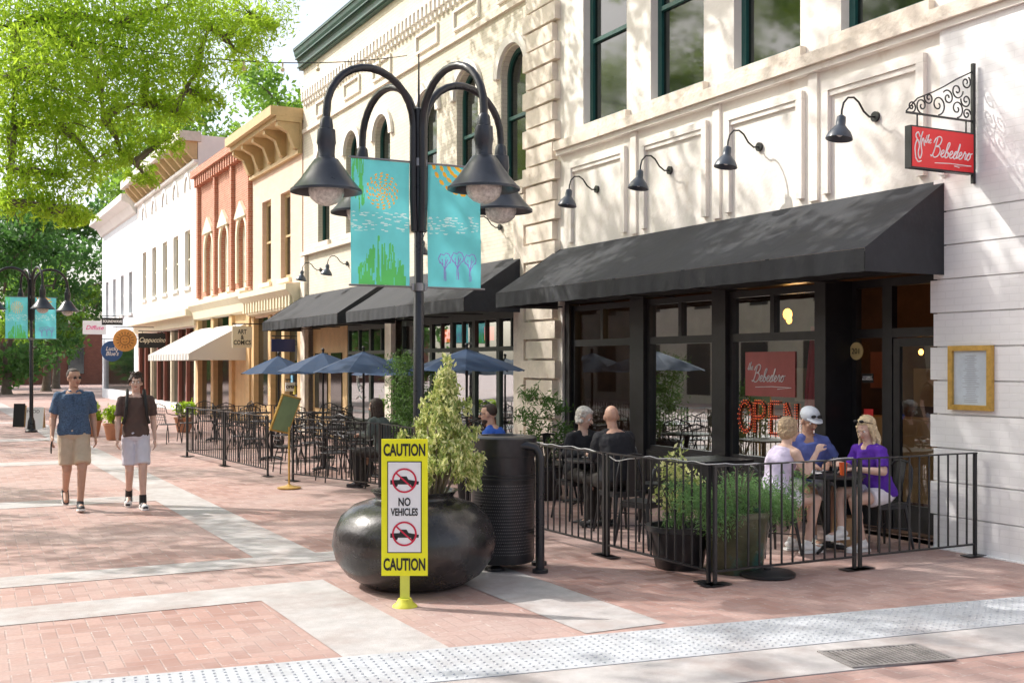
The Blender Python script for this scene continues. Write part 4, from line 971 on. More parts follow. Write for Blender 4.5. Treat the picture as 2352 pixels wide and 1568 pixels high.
for y_a,y_b,z_a,z_b in ((y0_,y1_,z0_,z0_+.05),(y0_,y1_,z1_-.05,z1_),(y0_,y0_+.05,z0_+.05,z1_-.05),(y1_-.05,y1_,z0_+.05,z1_-.05)): b.box(X_-.05,X_,y_a,y_b,z_a,z_b)
b.build('frame', m_brass, t, w=True)
b = MB(); b.box(X_-.02,X_,y0_+.05,y1_-.05,z0_+.05,z1_-.05); pg = b.build('menu_page', M('pale blue menu', (.56,.62,.68), .5), t, w=True)
b = MB(); yc_ = (y0_+y1_)/2
for k in range(26): ln = random.uniform(.04,.10); b.box(X_-.0225,X_-.0205,yc_-ln,yc_+ln,z1_-.1-k*.0175,z1_-.096-k*.0175)
b.build('print', M('grey print', (.34,.34,.37), .6), pg, w=True)
p = gr(664,1122); t = thing('menu_stand','brass menu stand with tilted green board at the terrace gap','menu stand',p,-A)
b = MB(); b.lathe([(.17,.01),(.17,.025),(.05,.05),(.02,.07)],(0,0,0),24); b.tube([(0,0,.05),(0,0,.9)],.015,10); b.build('stand', m_brass, t, True)
Mm = Matrix.Translation((-.06,0,1.08)) @ Matrix.Rotation(R(20),4,'Y') @ Matrix.Rotation(R(58),4,'Z')
b = MB(); b.box(-.2,.2,-.015,.015,-.27,.29,Mm); o = b.build('board', m_brass, t)
b = MB(); b.box(-.175,.175,-.019,-.0155,-.245,.265,Mm); b.build('menu_page', M('green menu', (.20,.30,.16), .5), o)
# ---------------------------------------------------------------- blade signs of the far shops
def blade(label, px, py, Y, hw, hh, mat, txt, tcol, size, shear=0, rnd=False, sx=1):
    tt = (px-CX)/FP; d = Y/(fw.y+rt.y*tt); c = at(px,py,d)
    t = thing('shop_sign', label, 'sign', (c.x,Y,c.z-hh))
    b = MB()
    if rnd: b.tube([(c.x,Y-.02,c.z),(c.x,Y+.02,c.z)],hw,28)
    else: b.box(c.x-hw,c.x+hw,Y-.02,Y+.02,c.z-hh,c.z+hh)
    o = b.build('board', mat, t, w=True)
    b = MB(); b.tube([(c.x-hw,Y,c.z+hh+.08),(XW,Y,c.z+hh+.08)],.018,6)
    for s in (-.7,.7): b.tube([(c.x+s*hw,Y,c.z+hh*(.7 if rnd else 1)),(c.x+s*hw,Y,c.z+hh+.08)],.01,5)
    b.build('bracket', m_black, t, w=True)
    if txt: text('lettering',txt,size,tcol,o,(c.x,Y-.024,c.z),shear=shear,sx=sx,bold=.004)
    return t, c
blade('cream art and comics sign board',556,774,33.0,.29,.31,m_creamt,'ART\n&\nCOMICS',m_ink,.185,sx=.74)
blade('long black shop sign with pale script left of the striped awning',349,782,45.0,.50,.28,m_ink,'Cappuccino',m_creamt,.26,.4,sx=.8)
t, c = blade('round orange sign with a sun face',287,781,50.0,.48,.48,M('orange sign',(.75,.36,.10),.6),'',m_ink,.1,rnd=True)
b = MB(); b.tube([(c.x+.2*math.cos(q*PI/10),50-.024,c.z+.2*math.sin(q*PI/10)) for q in range(20)],.02,5,close=True)
for q in range(16): a_ = q*PI/8; b.tube([(c.x+.25*math.cos(a_),50-.024,c.z+.25*math.sin(a_)),(c.x+.36*math.cos(a_),50-.024,c.z+.36*math.sin(a_))],.018,5)
for s in (-.07,.07): b.ball((c.x+s,50-.024,c.z+.05),.025)
b.tube([(c.x-.08,50-.024,c.z-.06),(c.x,50-.024,c.z-.1),(c.x+.08,50-.024,c.z-.06)],.015,5); b.build('sun_emblem', M('brown print',(.3,.12,.03)), t, w=True)
blade('round navy sign with white script',257,806,53.0,.46,.46,M('navy sign',(.03,.10,.28),.5),"Lucky\nBlue's",m_signw,.26,.3,True,.9)
blade('black sign with white capitals high on the far building',258,738,56.0,.47,.17,m_ink,'SOUNDWAVE',m_signw,.17,0,False,.8)
blade('white sign with pink lettering beyond the round signs',217,752,60.0,.55,.34,m_signw,'Diffuse',M('pink ink',(.8,.1,.3)),.3,.3)
blade('small dark blue shop sign beside the cream board',651,793,29.6,.32,.17,M('deep blue sign',(.02,.03,.12),.5),'',m_ink,.1)
blade('small white open flag sign by the shop door',668,888,30.2,.15,.12,m_signw,'OPEN',m_ink,.11)
# ---------------------------------------------------------------- sandwich boards and far pots
p = gr(78,985); t = thing('sandwich_board','white sandwich board beside the distant street lamp','sandwich board',p,-A)
b = MB(); b.box(-.24,.24,-.02,.02,0,.62,Matrix.Rotation(R(-10),4,'X')); o = b.build('board', m_signw, t); text('lettering','FOOD',.13,m_ink,o,p-fw*.05+V((0,0,.50)),rt)
b = MB(); b.box(-.24,.24,.20,.22,0,.58,Matrix.Rotation(R(8),4,'X')); b.build('back_leg', m_wood, t)
p = gr(42,980); t = thing('sandwich_board','black chalkboard easel at the far left edge','sandwich board',p,-A); b = MB(); b.box(-.16,.16,-.02,.02,0,.68,Matrix.Rotation(R(-8),4,'X')); b.build('board', m_ink, t)
b = MB(); b.box(-.15,.15,.2,.22,0,.62); b.build('back_leg', m_wood, t)
m_fol = leaf_mat('dark shrub leaves', (.04,.09,.02), (.15,.27,.07), .4)
m_jun = leaf_mat('juniper sprays', (.09,.20,.07), (.26,.44,.16), .35)
m_spring = leaf_mat('spring oak leaves', (.12,.25,.02), (.36,.52,.05), .62, (.66,.88,.07), .5)
m_far = leaf_mat('bright far leaves', (.07,.17,.03), (.24,.40,.07), .5, (.40,.64,.07), .4)
m_deep = leaf_mat('deep green leaves', (.03,.085,.03), (.10,.22,.06), .42, (.18,.40,.07), .3)
def potted(label, loc, prof, potm, lob, l, w_, mat, up=.5, per=30, sig=.3, name='potted_plant'):
    t = thing(name, label, 'potted plant', loc)
    b = MB(); b.lathe(prof,(0,0,0),28); b.build('pot', potm, t, True, ang=50)
    zt = max(q[1] for q in prof)
    b = MB()
    for k in range(7): q = k*.9; b.tube([(0,0,zt-.1),(.08*math.cos(q),.08*math.sin(q),zt+.15),(.16*math.cos(q),.16*math.sin(q),zt+.35)],[.01,.008,.004],5)
    b.build('stem', m_bark, t)
    L = V(loc)
    leaves('foliage', clumps([((L.x+c[0],L.y+c[1],c[2]),r,n) for c,r,n in lob],per,sig), l, w_, mat, t, up=up)
    return t
def rim(r0, r1, h): return [(r0,0.0),(r0+.01,.01),(r1,h-.05),(r1+.02,h-.045),(r1+.02,h),(r1-.02,h),(r1-.03,h-.06),(.01,h-.07)]
m_glaze = M('green brown glazed pot', (.08,.085,.045), .25, 0, .4, 4, .05, 10, .6, dirt_dapple=((.03,.15,.14), 2.5, .50)); m_terra = M('terracotta', (.50,.23,.13), .8)
p = V((6.30,7.86,0)); potted('glazed green pot with spreading juniper behind the corner railing',p,rim(.22,.30,.54),m_glaze,[((.50*math.cos(k),.24*math.sin(k*1.7),.60+.12*math.sin(k*2.3)),(.17,.15,.11),380) for k in range(24)],.055,.010,m_jun,.5)
p = V((5.98,8.25,0)); potted('dark pot with variegated shrub beside the glazed pot',p,rim(.2,.28,.38),m_black,[((.12*math.cos(k*2),.15*math.sin(k*2),.52+.08*k),(.12,.12,.12),160) for k in range(6)],.055,.022,m_varieg,.6)
p = at(1250,900,15.2); potted('leafy plant in dark planter left of the white-haired woman',(p.x,p.y,0),rim(.2,.26,.45),m_black,[((.22*math.cos(k*1.9),.22*math.sin(k*1.9),.70+.085*k),(.17,.17,.12),150) for k in range(9)],.10,.02,m_fol,.2)
p = at(945,900,17.6); potted('tall evergreen shrub in planter behind the street lamp pole',(p.x,p.y,0),rim(.25,.32,.5),m_black,[((.22*math.cos(k*1.9),.22*math.sin(k*1.9),.7+.10*k),(.24,.24,.16),300) for k in range(13)],.09,.018,m_fol,.4)
for px,py,l in ((422,992,'terracotta pot with yellow green leaves by the far railing end'),(210,1002,'terracotta pot half hidden behind the older walking man'),(262,1010,'terracotta pot between the two walking men')):
    p = gr(px,py); potted(l,(p.x,p.y,0),rim(.16,.24,.40),m_terra,[((.1*math.cos(k*2),.1*math.sin(k*2),.52+.06*k),(.2,.2,.12),120) for k in range(4)],.1,.05,m_spring,.4)
b = MB(); b.lathe([(.032,.0),(.04,.12),(.038,.12),(.03,.01)],(7.83,8.15,.746),16); tag(b.build('drink_glass', M('red orange drink', (.75,.12,.03), .15), smooth=True),'tumbler of red orange drink on the table of three','glass')
b = MB(); b.lathe([(.03,.0),(.038,.15),(.036,.15),(.028,.01)],(7.95,8.38,.746),16); tag(b.build('water_glass', glass_mat('clear tumbler',(.85,.9,.9),.15), smooth=True),'clear water glass on the table of three','glass')
for x, y, l in ((7.62,8.36,'pale plate in front of the woman in lavender'),(7.85,8.52,'pale plate in front of the man in the cap'),(6.75,11.02,'pale plate before the white-haired woman')):
    b = MB(); b.lathe([(.05,0),(.10,.012),(.10,.016),(.0,.008)],(x,y,.746),24); b.ball((x,y,.765),.05,.04,.02); tag(b.build('plate', m_signw, smooth=True), l, 'plate')

# ---------------------------------------------------------------- people
def skin(k): return M('skin tone %d' % k, [(.56,.33,.235),(.48,.275,.19),(.64,.42,.33)][k], .5, 0, .08, 14)
def rot_to(h): return math.atan2(-h[0], h[1])
def person(label, loc, heading, J, top, bottom, shoes, hair, sk=0, sc=1.0, build=1.0, belly=1.0, head=(0,0), sleeve=.7, leg='shorts', extra=(), hairstyle='short', female=False):
    t = thing('person', label, 'person', loc, rot_to(heading)); t.scale = (sc,sc,sc)
    g = lambda k: V(J[k]); side = (g('shR')-g('shL')).normalized()
    pel, neck, hd = g('pel'), g('neck'), g('head')
    def axis(f):
        mid = (pel+neck)/2 + V((0,-.015,0)); return pel*(1-f)**2 + mid*2*f*(1-f) + neck*f*f
    secs = [(-.14,.12,.085),(-.05,.165,.115),(.08,.165,.118),(.30,.145,.108*belly),(.45,.148,.112*belly),(.62,.165,.118),(.80,.172,.112),(.92,.125,.085),(1.0,.062,.060)]
    if female: secs = [(-.14,.12,.09),(-.05,.17,.12),(.08,.172,.12),(.32,.13,.095),(.45,.135,.10),(.66,.15,.125),(.80,.155,.105),(.92,.115,.08),(1.0,.052,.052)]
    def torso(mb, e, f0=-.2, f1=1.1):
        S = [(axis(f) if f >= 0 else pel+(pel-axis(.2)).normalized()*(-f)*.55, (wd+e)*build, (dp+e)*build) for f,wd,dp in secs if f0 <= f <= f1]
        mb.loft(S, side)
    Mh = Matrix.Translation(hd) @ Matrix.Rotation(R(head[0]),4,'Z') @ Matrix.Rotation(R(head[1]),4,'X')
    b = MB(); torso(b, 0)
    b.cap(neck-V((0,0,.03)), hd+Mh.to_3x3()@V((0,-.02,-.06)), .056*build**.5, .05)
    b.ball((0,-.012,.022),.074,.094,.094,20,12,Mh); b.ball((0,.018,-.035),.058,.068,.082,20,12,Mh); b.ball((0,.058,-.092),.026,.024,.022,M=Mh)
    b.cap((0,.085,.008),(0,.108,-.026),.008,.015,M=Mh); b.ball((0,.072,.024),.045,.018,.012,M=Mh)
    for s in (-1,1): b.ball((s*.076,-.005,-.012),.012,.022,.033,M=Mh); b.ball((s*.036,.058,-.03),.022,.022,.022,M=Mh)
    for s in 'LR':
        sh, el, wr, hi, kn, an = g('sh'+s), g('el'+s), g('wr'+s), g('hi'+s), g('kn'+s), g('an'+s)
        b.cap(neck.lerp(sh,.3)-V((0,0,.03)), sh, .058*build, .056*build)
        b.cap(sh, el, .052*build, .040*build**.5); b.cap(el, wr, .041*build**.5, .026, side=side, k=.9)
        b.cap(el.lerp(wr,.08), el.lerp(wr,.4), .042*build**.5, .038)
        d = (wr-el).normalized(); d = (d+V(J.get('hd'+s,(0,0,0)))).normalized()
        nn = V(J.get('hn'+s, (1 if s == 'L' else -1,0,0))); nn = (nn-d*nn.dot(d)).normalized(); sd = d.cross(nn)
        if sd.dot(V((0,1,0))) < 0: sd = -sd
        b.cap(wr-d*.01, wr+d*.075, .026, .040, side=nn, k=.42)
        cu = J.get('curl',.5)
        for i, L in enumerate((.072,.080,.074,.058)):
            o_ = wr+d*.085+sd*(.030-.0205*i); d1 = (d+nn*cu*.6).normalized(); d2 = (d+nn*cu*1.8).normalized()
            b.cap(o_-d*.02, o_+d1*L*.5, .0098, .009, 8); b.cap(o_+d1*L*.5, o_+d1*L*.5+d2*L*.5, .009, .0078, 8)
        o_ = wr+d*.02+sd*.022; d1 = (d*.7+sd*.75+nn*.25).normalized(); d2 = (d+sd*.2+nn*.4).normalized()
        b.cap(o_, o_+d1*.045, .014, .011, 8); b.cap(o_+d1*.045, o_+d1*.045+d2*.03, .011, .009, 8)
        b.cap(hi, kn, .084*build, .056*build**.5); b.cap(kn, an, .054, .037); b.cap(kn.lerp(an,.12)+V((0,-.012,0)), kn.lerp(an,.42)+V((0,-.014,0)), .055, .046)
        tv = V(J.get('toe'+s,(0,1,0))).normalized(); b.cap(an-V((0,0,.03))-tv*.03, an+tv*.13-V((0,0,.05)), .035, .03)
    b.build('body', skin(sk), t, remesh=.0075, sm=3)
    b = MB(); torso(b, .020, -.06, .95)
    for s in 'LR':
        sh, el, wr = g('sh'+s), g('el'+s), g('wr'+s)
        if sleeve > 0:
            b.cap(neck.lerp(sh,.35)-V((0,0,.035)), sh, .066*build, .064*build)
            if sleeve <= 1: b.cap(sh, sh.lerp(el,sleeve), .064*build, .066*build**.5, flat=True); b.ball(sh,.064*build)
            else: b.cap(sh, el, .066*build, .052); b.cap(el, el.lerp(wr,sleeve-1), .052, .040)
        else: b.cap(neck.lerp(sh,.4)-V((0,0,.04)), neck.lerp(sh,.8)-V((0,0,.03)), .062,.054)
    sh_ = b.build('shirt', top, t, remesh=.010, sm=3, disp=(.10,.034))
    b = MB(); torso(b, .014, -.2, .1)
    for s in 'LR':
        hi, kn, an = g('hi'+s), g('kn'+s), g('an'+s)
        if leg == 'shorts': b.cap(hi, hi.lerp(kn,.85), .096*build, .096*build**.5, flat=True); b.ball(hi,.096*build)
        elif leg == 'short shorts': b.cap(hi, hi.lerp(kn,.5), .098*build, .098*build, flat=True); b.ball(hi,.098*build)
        else: b.cap(hi, kn, .096*build, .07); b.cap(kn, an, .07, .055)
    b.build('shorts' if 'short' in leg else 'trousers', bottom, t, remesh=.012, sm=2, disp=(.12,.026))
    for s in 'LR':
        an = g('an'+s); tv = V(J.get('toe'+s,(0,1,0))).normalized(); sd = tv.cross(V((0,0,1))).normalized(); upv = sd.cross(tv).normalized()
        b = MB(); b.cap(an-tv*.035-upv*.035, an+tv*.07-upv*.048, .044, .044, side=upv, k=.85); b.cap(an+tv*.05-upv*.052, an+tv*.16-upv*.062, .046, .038, side=upv, k=.7); b.cap(an-tv*.01-upv*.03, an+upv*.01, .042, .043)
        o = b.build('shoe', shoes[0], t, remesh=.011, sm=1)
        b = MB(); Mz = Matrix(((sd.x,tv.x,upv.x,an.x),(sd.y,tv.y,upv.y,an.y),(sd.z,tv.z,upv.z,an.z),(0,0,0,1)))
        b.poly([(x_*.046*(1.05 if y_ > .1 else .95),y_,-.094) for x_,y_ in ((-.8,-.08),(-1,-.04),(-.85,.05),(-1,.12),(-.75,.17),(0,.20),(.75,.17),(1,.12),(.85,.05),(1,-.04),(.8,-.08))],(0,0,.024),Mz)
        b.build('sole', shoes[1], o)
        if len(shoes) > 2: b = MB(); b.cap(an-V((0,0,.02)), an+(g('kn'+s)-an).normalized()*.09, .047, .045, flat=True); b.build('sock', shoes[2], t, True)
        if len(shoes) > 3: b = MB(); b.ball((0,.14,-.055),.048,.045,.036,M=Mz); b.box(-.05,.05,.02,.07,-.07,-.035,Mz); b.build('toe_cap', shoes[3], o, True)
    for s in (-1,1):
        b = MB(); b.ball((s*.030,.067,.002),.0125,M=Mh); ey = b.build('eye', m_signw, t, True)
        b = MB(); b.ball((s*.030,.0765,.002),.0050,M=Mh); b.build('iris', m_ink, ey, True)
        b = MB(); b.tube([(s*.014,.087,.020),(s*.032,.083,.025),(s*.048,.071,.020)],.0028,6,Mh); b.build('eyebrow', hair or skin(1), t, True)
    b = MB(); b.ball((0,.084,-.058),.022,.009,.0065,M=Mh); b.build('lips', M('lip colour', (.40,.15,.12), .45), t, True)
    if hair:
        b = MB(); rr = random.Random(4)
        k = {'short':.0,'bob':.014,'long':.012,'curly':.014,'mop':.006}[hairstyle]
        b.ball((0,-.036,.036),.079+k,.083+k,.086+k*.7,20,12,Mh)
        b.ball((0,.000,.080),.056+k,.062+k*.5,.034+k*.5,18,10,Mh)
        if hairstyle not in ('short','mop'): b.ball((0,-.045,-.02),.078+k,.062+k,.085,18,10,Mh)
        if hairstyle == 'mop':
            b.ball((0,-.045,-.015),.078,.052,.065,M=Mh)
            for q in range(30): a = rr.uniform(-.5,PI+.5); z = rr.uniform(.045,.088)-(.035 if abs(math.cos(a)) > .75 else 0); b.cap(Mh@V((.055*math.cos(a),.05*math.sin(a)-.008,.105)),Mh@V((.083*math.cos(a+.35),.088*math.sin(a+.35)-.010,z)),.016,.006,8)
            for s in (-1,1):
                for q in range(5): b.cap(Mh@V((s*.078,-.03+.018*q,.035)),Mh@V((s*.088,-.032+.018*q,-.045+.012*q)),.013,.005,8)
            for q in range(26): a = rr.uniform(0,2*PI); b.ball((rr.uniform(.01,.07)*math.cos(a),.06*math.sin(a)-.01,.118+rr.uniform(-.01,.012)),.017,M=Mh)
        if hairstyle == 'bob':
            for s in (-1,1): b.ball((s*.068,-.01,.0),.024,.05,.06,M=Mh)
        if hairstyle == 'curly':
            for q in range(30): a = rr.uniform(PI*.95,PI*2.05); z = rr.uniform(-.07,.10); b.ball((.082*math.cos(a),.075*math.sin(a)-.01,z),.026,M=Mh)
        if hairstyle == 'long':
            for i in range(9):
                q = R(180+i*22.5); x_, y_ = .075*math.cos(q), .07*math.sin(q)-.02
                b.cap(Mh@V((x_,y_,.0)), Mh@V((x_*1.1,y_*1.1-.01,-.14)), .024,.022); b.cap(Mh@V((x_*1.1,y_*1.1-.01,-.14)), hd+V((x_*1.15,-.09,-.27)), .022, .010)
            for s in (-1,1): b.cap(Mh@V((s*.075,.02,.03)), Mh@V((s*.082,.02,-.12)), .018,.018); b.cap(Mh@V((s*.082,.02,-.12)), hd+V((s*.1,-.0,-.25)), .018,.008)
        b.build('hair', hair, t, remesh=.006, sm=1, disp=(.022,.018 if hairstyle != 'short' else .006))
    if 'shades' in extra:
        b = MB()
        for s in (-1,1): b.ball((s*.031,.083,.002),.022,.009,.014,M=Mh); b.tube([(s*.052,.078,.006),(s*.078,.0,.006)],.0025,5,Mh)
        b.tube([(-.01,.093,.006),(.01,.093,.006)],.0025,5,Mh); b.build('sunglasses', m_ink, t, True)
    if 'specs' in extra:
        b = MB()
        for s in (-1,1): b.tube([(s*.032+.020*math.cos(q*PI/6),.094,.000+.015*math.sin(q*PI/6)) for q in range(12)],.0012,5,Mh,close=True); b.tube([(s*.053,.09,.004),(s*.078,.0,.004)],.0012,5,Mh)
        b.build('glasses', m_ink, t, True)
    if 'beard' in extra:
        b = MB(); b.ball((0,.03,-.08),.055,.055,.04,M=Mh); b.ball((0,.082,-.045),.028,.01,.008,M=Mh); b.build('beard', hair, t, remesh=.008, sm=1)
    if 'cap' in extra:
        b = MB(); b.ball((0,-.015,.06),.094,.108,.082,22,12,Mh); o = b.build('cap', M('pale grey cap', (.62,.65,.70), .8), t, True)
        b = MB(); b.cap((-.02,.075,.045),(.02,.075,.045),.062,.062,M=Mh,side=(0,0,1),k=.12); b.ball((0,.105,.04),.07,.06,.012,M=Mh); b.build('peak', MATS['pale grey cap'], o, True)
        b = MB()
        for s in (-1,1): b.ball((s*.034,.098,.085),.028,.012,.018,M=Mh)
        b.build('sunglasses', m_ink, t, True)
    if 'headshades' in extra:
        b = MB()
        for s in (-1,1): b.ball((s*.034,.072,.115),.028,.012,.018,M=Mh); b.tube([(s*.06,.07,.11),(s*.09,-.02,.05)],.004,5,Mh)
        b.build('sunglasses', m_ink, t, True)
    if 'straps' in extra:
        for s in (-1,1): b = MB(); b.tube([neck+V((s*.10,-.12,-.05)),neck+V((s*.105,-.02,.045)),neck+V((s*.11,.10,-.03)),neck+V((s*.12,.150,-.16)),neck+V((s*.13,.150,-.28)),neck+V((s*.16,.08,-.38))],.021,8); b.build('backpack_strap', m_ink, t, True)
    if 'collar' in extra:
        b = MB(); b.tube([neck+V((.07*math.cos(R(q)),.065*math.sin(R(q))+.005,-.012-(.03 if 60 < q < 120 else 0))) for q in range(0,360,24)],.014,6,close=True)
        b.build('collar', top, sh_, True)
        b = MB(); b.box(-.012,.012,.142,.150,-.44,-.05,Matrix.Translation(neck)); b.build('placket', top, sh_)
    return t
stand1 = dict(pel=(0,0,.96),neck=(0,.0,1.49),head=(0,.025,1.64),shL=(-.180,0,1.405),shR=(.180,0,1.405),elL=(-.232,-.07,1.14),elR=(.240,-.04,1.14),wrL=(-.245,.04,.91),wrR=(.262,.10,.92),
    hiL=(-.09,.01,.92),knL=(-.075,.20,.52),anL=(-.05,.24,.105),hiR=(.09,0,.92),knR=(.085,.03,.50),anR=(.075,-.30,.22),toeR=(0,.8,-.6),toeL=(0,1,.12))
stand2 = dict(stand1, elL=(-.220,-.05,1.14),wrL=(-.235,.02,.90),elR=(.222,.02,1.14),wrR=(.232,.13,.92), knL=(-.08,.16,.52),anL=(-.08,.17,.10),knR=(.08,.06,.50),anR=(.08,-.20,.16),toeR=(.1,.9,-.35),toeL=(-.15,1,0))
P1 = gr(170,1170); P2 = gr(312,1166)
w_sh = M('white sneaker', (.80,.79,.77), .6); b_sh = M('black sneaker', (.03,.03,.035), .6); w_so = M('white rubber', (.8,.8,.78), .6)
m_blsh = M('blue patterned shirt cloth', (.055,.10,.175), .85, 0, .6, 60, .3, 12); m_khaki = M('khaki cotton', (.52,.42,.31), .9, 0, .1, 8, .3, 12)
m_lgs = M('light grey shorts cloth', (.62,.60,.66), .9, 0, .06, 8, .3, 10); m_brown = M('dark brown tee cloth', (.095,.062,.052), .9, 0, .15, 8, .3, 12)
h_grey = M('grey brown hair', (.085,.065,.055), .7, 0, .3, 40); h_dark = M('dark brown hair', (.045,.027,.018), .6, 0, .4, 40, .5, 90); h_blond = M('blond hair', (.68,.53,.33), .6, 0, .35, 30, .5, 90); h_wh = M('white hair', (.62,.58,.52), .7, 0, .2, 30, .5, 60)
h_lb = M('light brown bob hair', (.44,.31,.19), .6, 0, .35, 30, .5, 90)
person('older man in blue short-sleeved shirt and khaki shorts, walking with sunglasses on',(P1.x,P1.y,0),(-.02,-1,0),stand1,m_blsh,m_khaki,(b_sh,w_so),h_grey,1,1.0,1.08,1.10,(22,0),.75,'shorts',('shades','collar'))
person('young man in brown T-shirt and pale shorts, walking with backpack straps and glasses',(P2.x,P2.y,0),(-.12,-1,0),stand2,m_brown,m_lgs,(b_sh,w_so,m_ink,w_sh),h_dark,2,.965,.93,1.0,(-5,0),.75,'shorts',('specs','straps'),'mop')
c1_, s1_ = math.cos(rot_to((-.02,-1,0))), math.sin(rot_to((-.02,-1,0)))
hx, hy = .275, .14; px_, py_ = P1.x+c1_*hx-s1_*hy, P1.y+s1_*hx+c1_*hy
b = MB(); b.box(-.007,.007,-.035,.035,-.075,.075,Matrix.Translation((px_,py_,.80))@Matrix.Rotation(R(20),4,'X')); tag(b.build('phone', m_ink),'black phone in the right hand of the man in blue','phone')
def seat(lean=.1, eR=(.24,.12,.80), wR=(.12,.36,.80), eL=(-.24,.12,.80), wL=(-.12,.36,.80), k=(.11,.43), f=.42, hdy=.0, **kw):
    J = dict(pel=(0,0,.56),neck=(0,lean,1.07),head=(0,lean+.04+hdy,1.215),shL=(-.175,lean-.01,.99),shR=(.175,lean-.01,.99),elL=eL,elR=eR,wrL=wL,wrR=wR,
        hiL=(-.09,.03,.54),hiR=(.09,.03,.54),knL=(-k[0],k[1],.53),knR=(k[0],k[1],.53),anL=(-.11,f,.10),anR=(.11,f+.03,.10),hnL=(0,0,-1),hnR=(0,0,-1),curl=.8)
    J.update(kw); return J
m_lav = M('lavender cloth', (.70,.61,.78), .9, 0, .08, 8, .3, 10); m_wsho = M('white denim', (.76,.72,.76), .9, 0, .05, 8, .3, 10); m_bl = M('indigo shirt cloth', (.13,.17,.46), .9, 0, .12, 8, .3, 12)
m_purp = M('purple tee cloth', (.10,.022,.37), .9, 0, .15, 8, .3, 12); m_gs = M('grey shorts cloth', (.48,.48,.50), .9); m_bk = M('black cardigan cloth', (.02,.02,.024), .95, 0, .3, 8, .3, 12)
person('woman in sleeveless lavender top and white shorts seated with hand raised',(7.20,8.43,.0),(1,-.12,0),seat(.16,eR=(.24,.22,.80),wR=(.14,.42,1.0),eL=(-.22,.26,.80),wL=(-.08,.46,.83),f=.30),m_lav,m_wsho,(w_sh,w_so),h_lb,2,.97,.97,1.05,(6,-8),0,'short shorts',(),'bob',female=True)
person('man in white cap and indigo shirt seated behind the small table',(8.0,8.93,.0),(-.25,-1,0),seat(.14,eR=(.30,.14,.80),wR=(.14,.38,.80),eL=(-.30,.14,.80),wL=(-.08,.40,.80)),m_bl,m_gs,(w_sh,w_so),h_grey,1,1.02,1.15,1.15,(5,-22),.85,'shorts',('cap',))
person('blond girl in purple T-shirt and white shorts looking down at her plate',(8.36,8.20,.0),(-1,.05,0),seat(.15,eR=(.24,.18,.80),wR=(.10,.40,.86),eL=(-.24,.18,.80),wL=(-.06,.40,.82),knR=(.08,.44,.58),anR=(-.02,.52,.22),knL=(-.1,.43,.52),f=.33),m_purp,m_wsho,(w_sh,w_so),h_blond,2,.97,.96,1.0,(12,-24),.8,'short shorts',('headshades',),'long',female=True)
person('white-haired woman in black cardigan eating at the second table',(6.80,11.38,.0),(.05,-1,0),seat(.12),m_bk,m_dark,(b_sh,b_sh),h_wh,2,.98,.98,1.0,(30,-20),1.9,'trousers',(),'curly',female=True)
person('bald man in black sweater seated with his back turned',(6.66,10.30,.0),(.05,1,0),seat(.10),m_bk,m_dark,(b_sh,b_sh),None,0,1.02,1.15,1.1,(-20,-5),1.9,'trousers',())
person('bearded man in bright blue shirt and sunglasses behind the litter bin',(6.15,12.12,.0),(-.75,.55,0),seat(.10),M('bright blue cloth', (.03,.11,.48), .9),m_dark,(b_sh,b_sh),h_dark,0,1.0,1.05,1.0,(0,-5),.8,'trousers',('shades','beard'))
person('dark-haired diner in grey jacket seen from behind near the pole',(6.0,15.5,.0),(-.6,.8,0),seat(.14),M('grey green jacket', (.10,.12,.11), .9),m_dark,(b_sh,b_sh),h_dark,0,.98,1.0,1.0,(0,-8),1.9,'trousers',(),'long',female=True)
b = MB(); b.box(-.13,.13,-.09,.09,0,.30,Matrix.Translation((8.12,8.42,0))@Matrix.Rotation(R(15),4,'Z')); tag(b.build('paper_bag', M('brown paper', (.55,.36,.20), .9)),'brown paper bag on the ground under the small table','bag')

# ---------------------------------------------------------------- string lights
pa = at(-60,45,14); pb = wl(935,128,8.8)
t = thing('string_lights','overhead string of bulbs crossing from the left tree to the arched building','string lights',pa)
n = 40; pts = []
for i in range(n+1):
    u = i/n; q = pa.lerp(pb,u); q.z -= .9*4*u*(1-u)*.35; pts.append(q)
b = MB(); b.tube(pts,.009,5); b.build('cable', m_ink, t, w=True)
for i in range(4,n,4):
    q = pts[i]; b = MB(); b.tube([q,q-V((0,0,.07))],.018,6); b.ball(q-V((0,0,.12)),.04,n=10,m=6); b.build('bulb', M('warm glass bulb',(.8,.7,.5),.2), t, w=True, smooth=True)

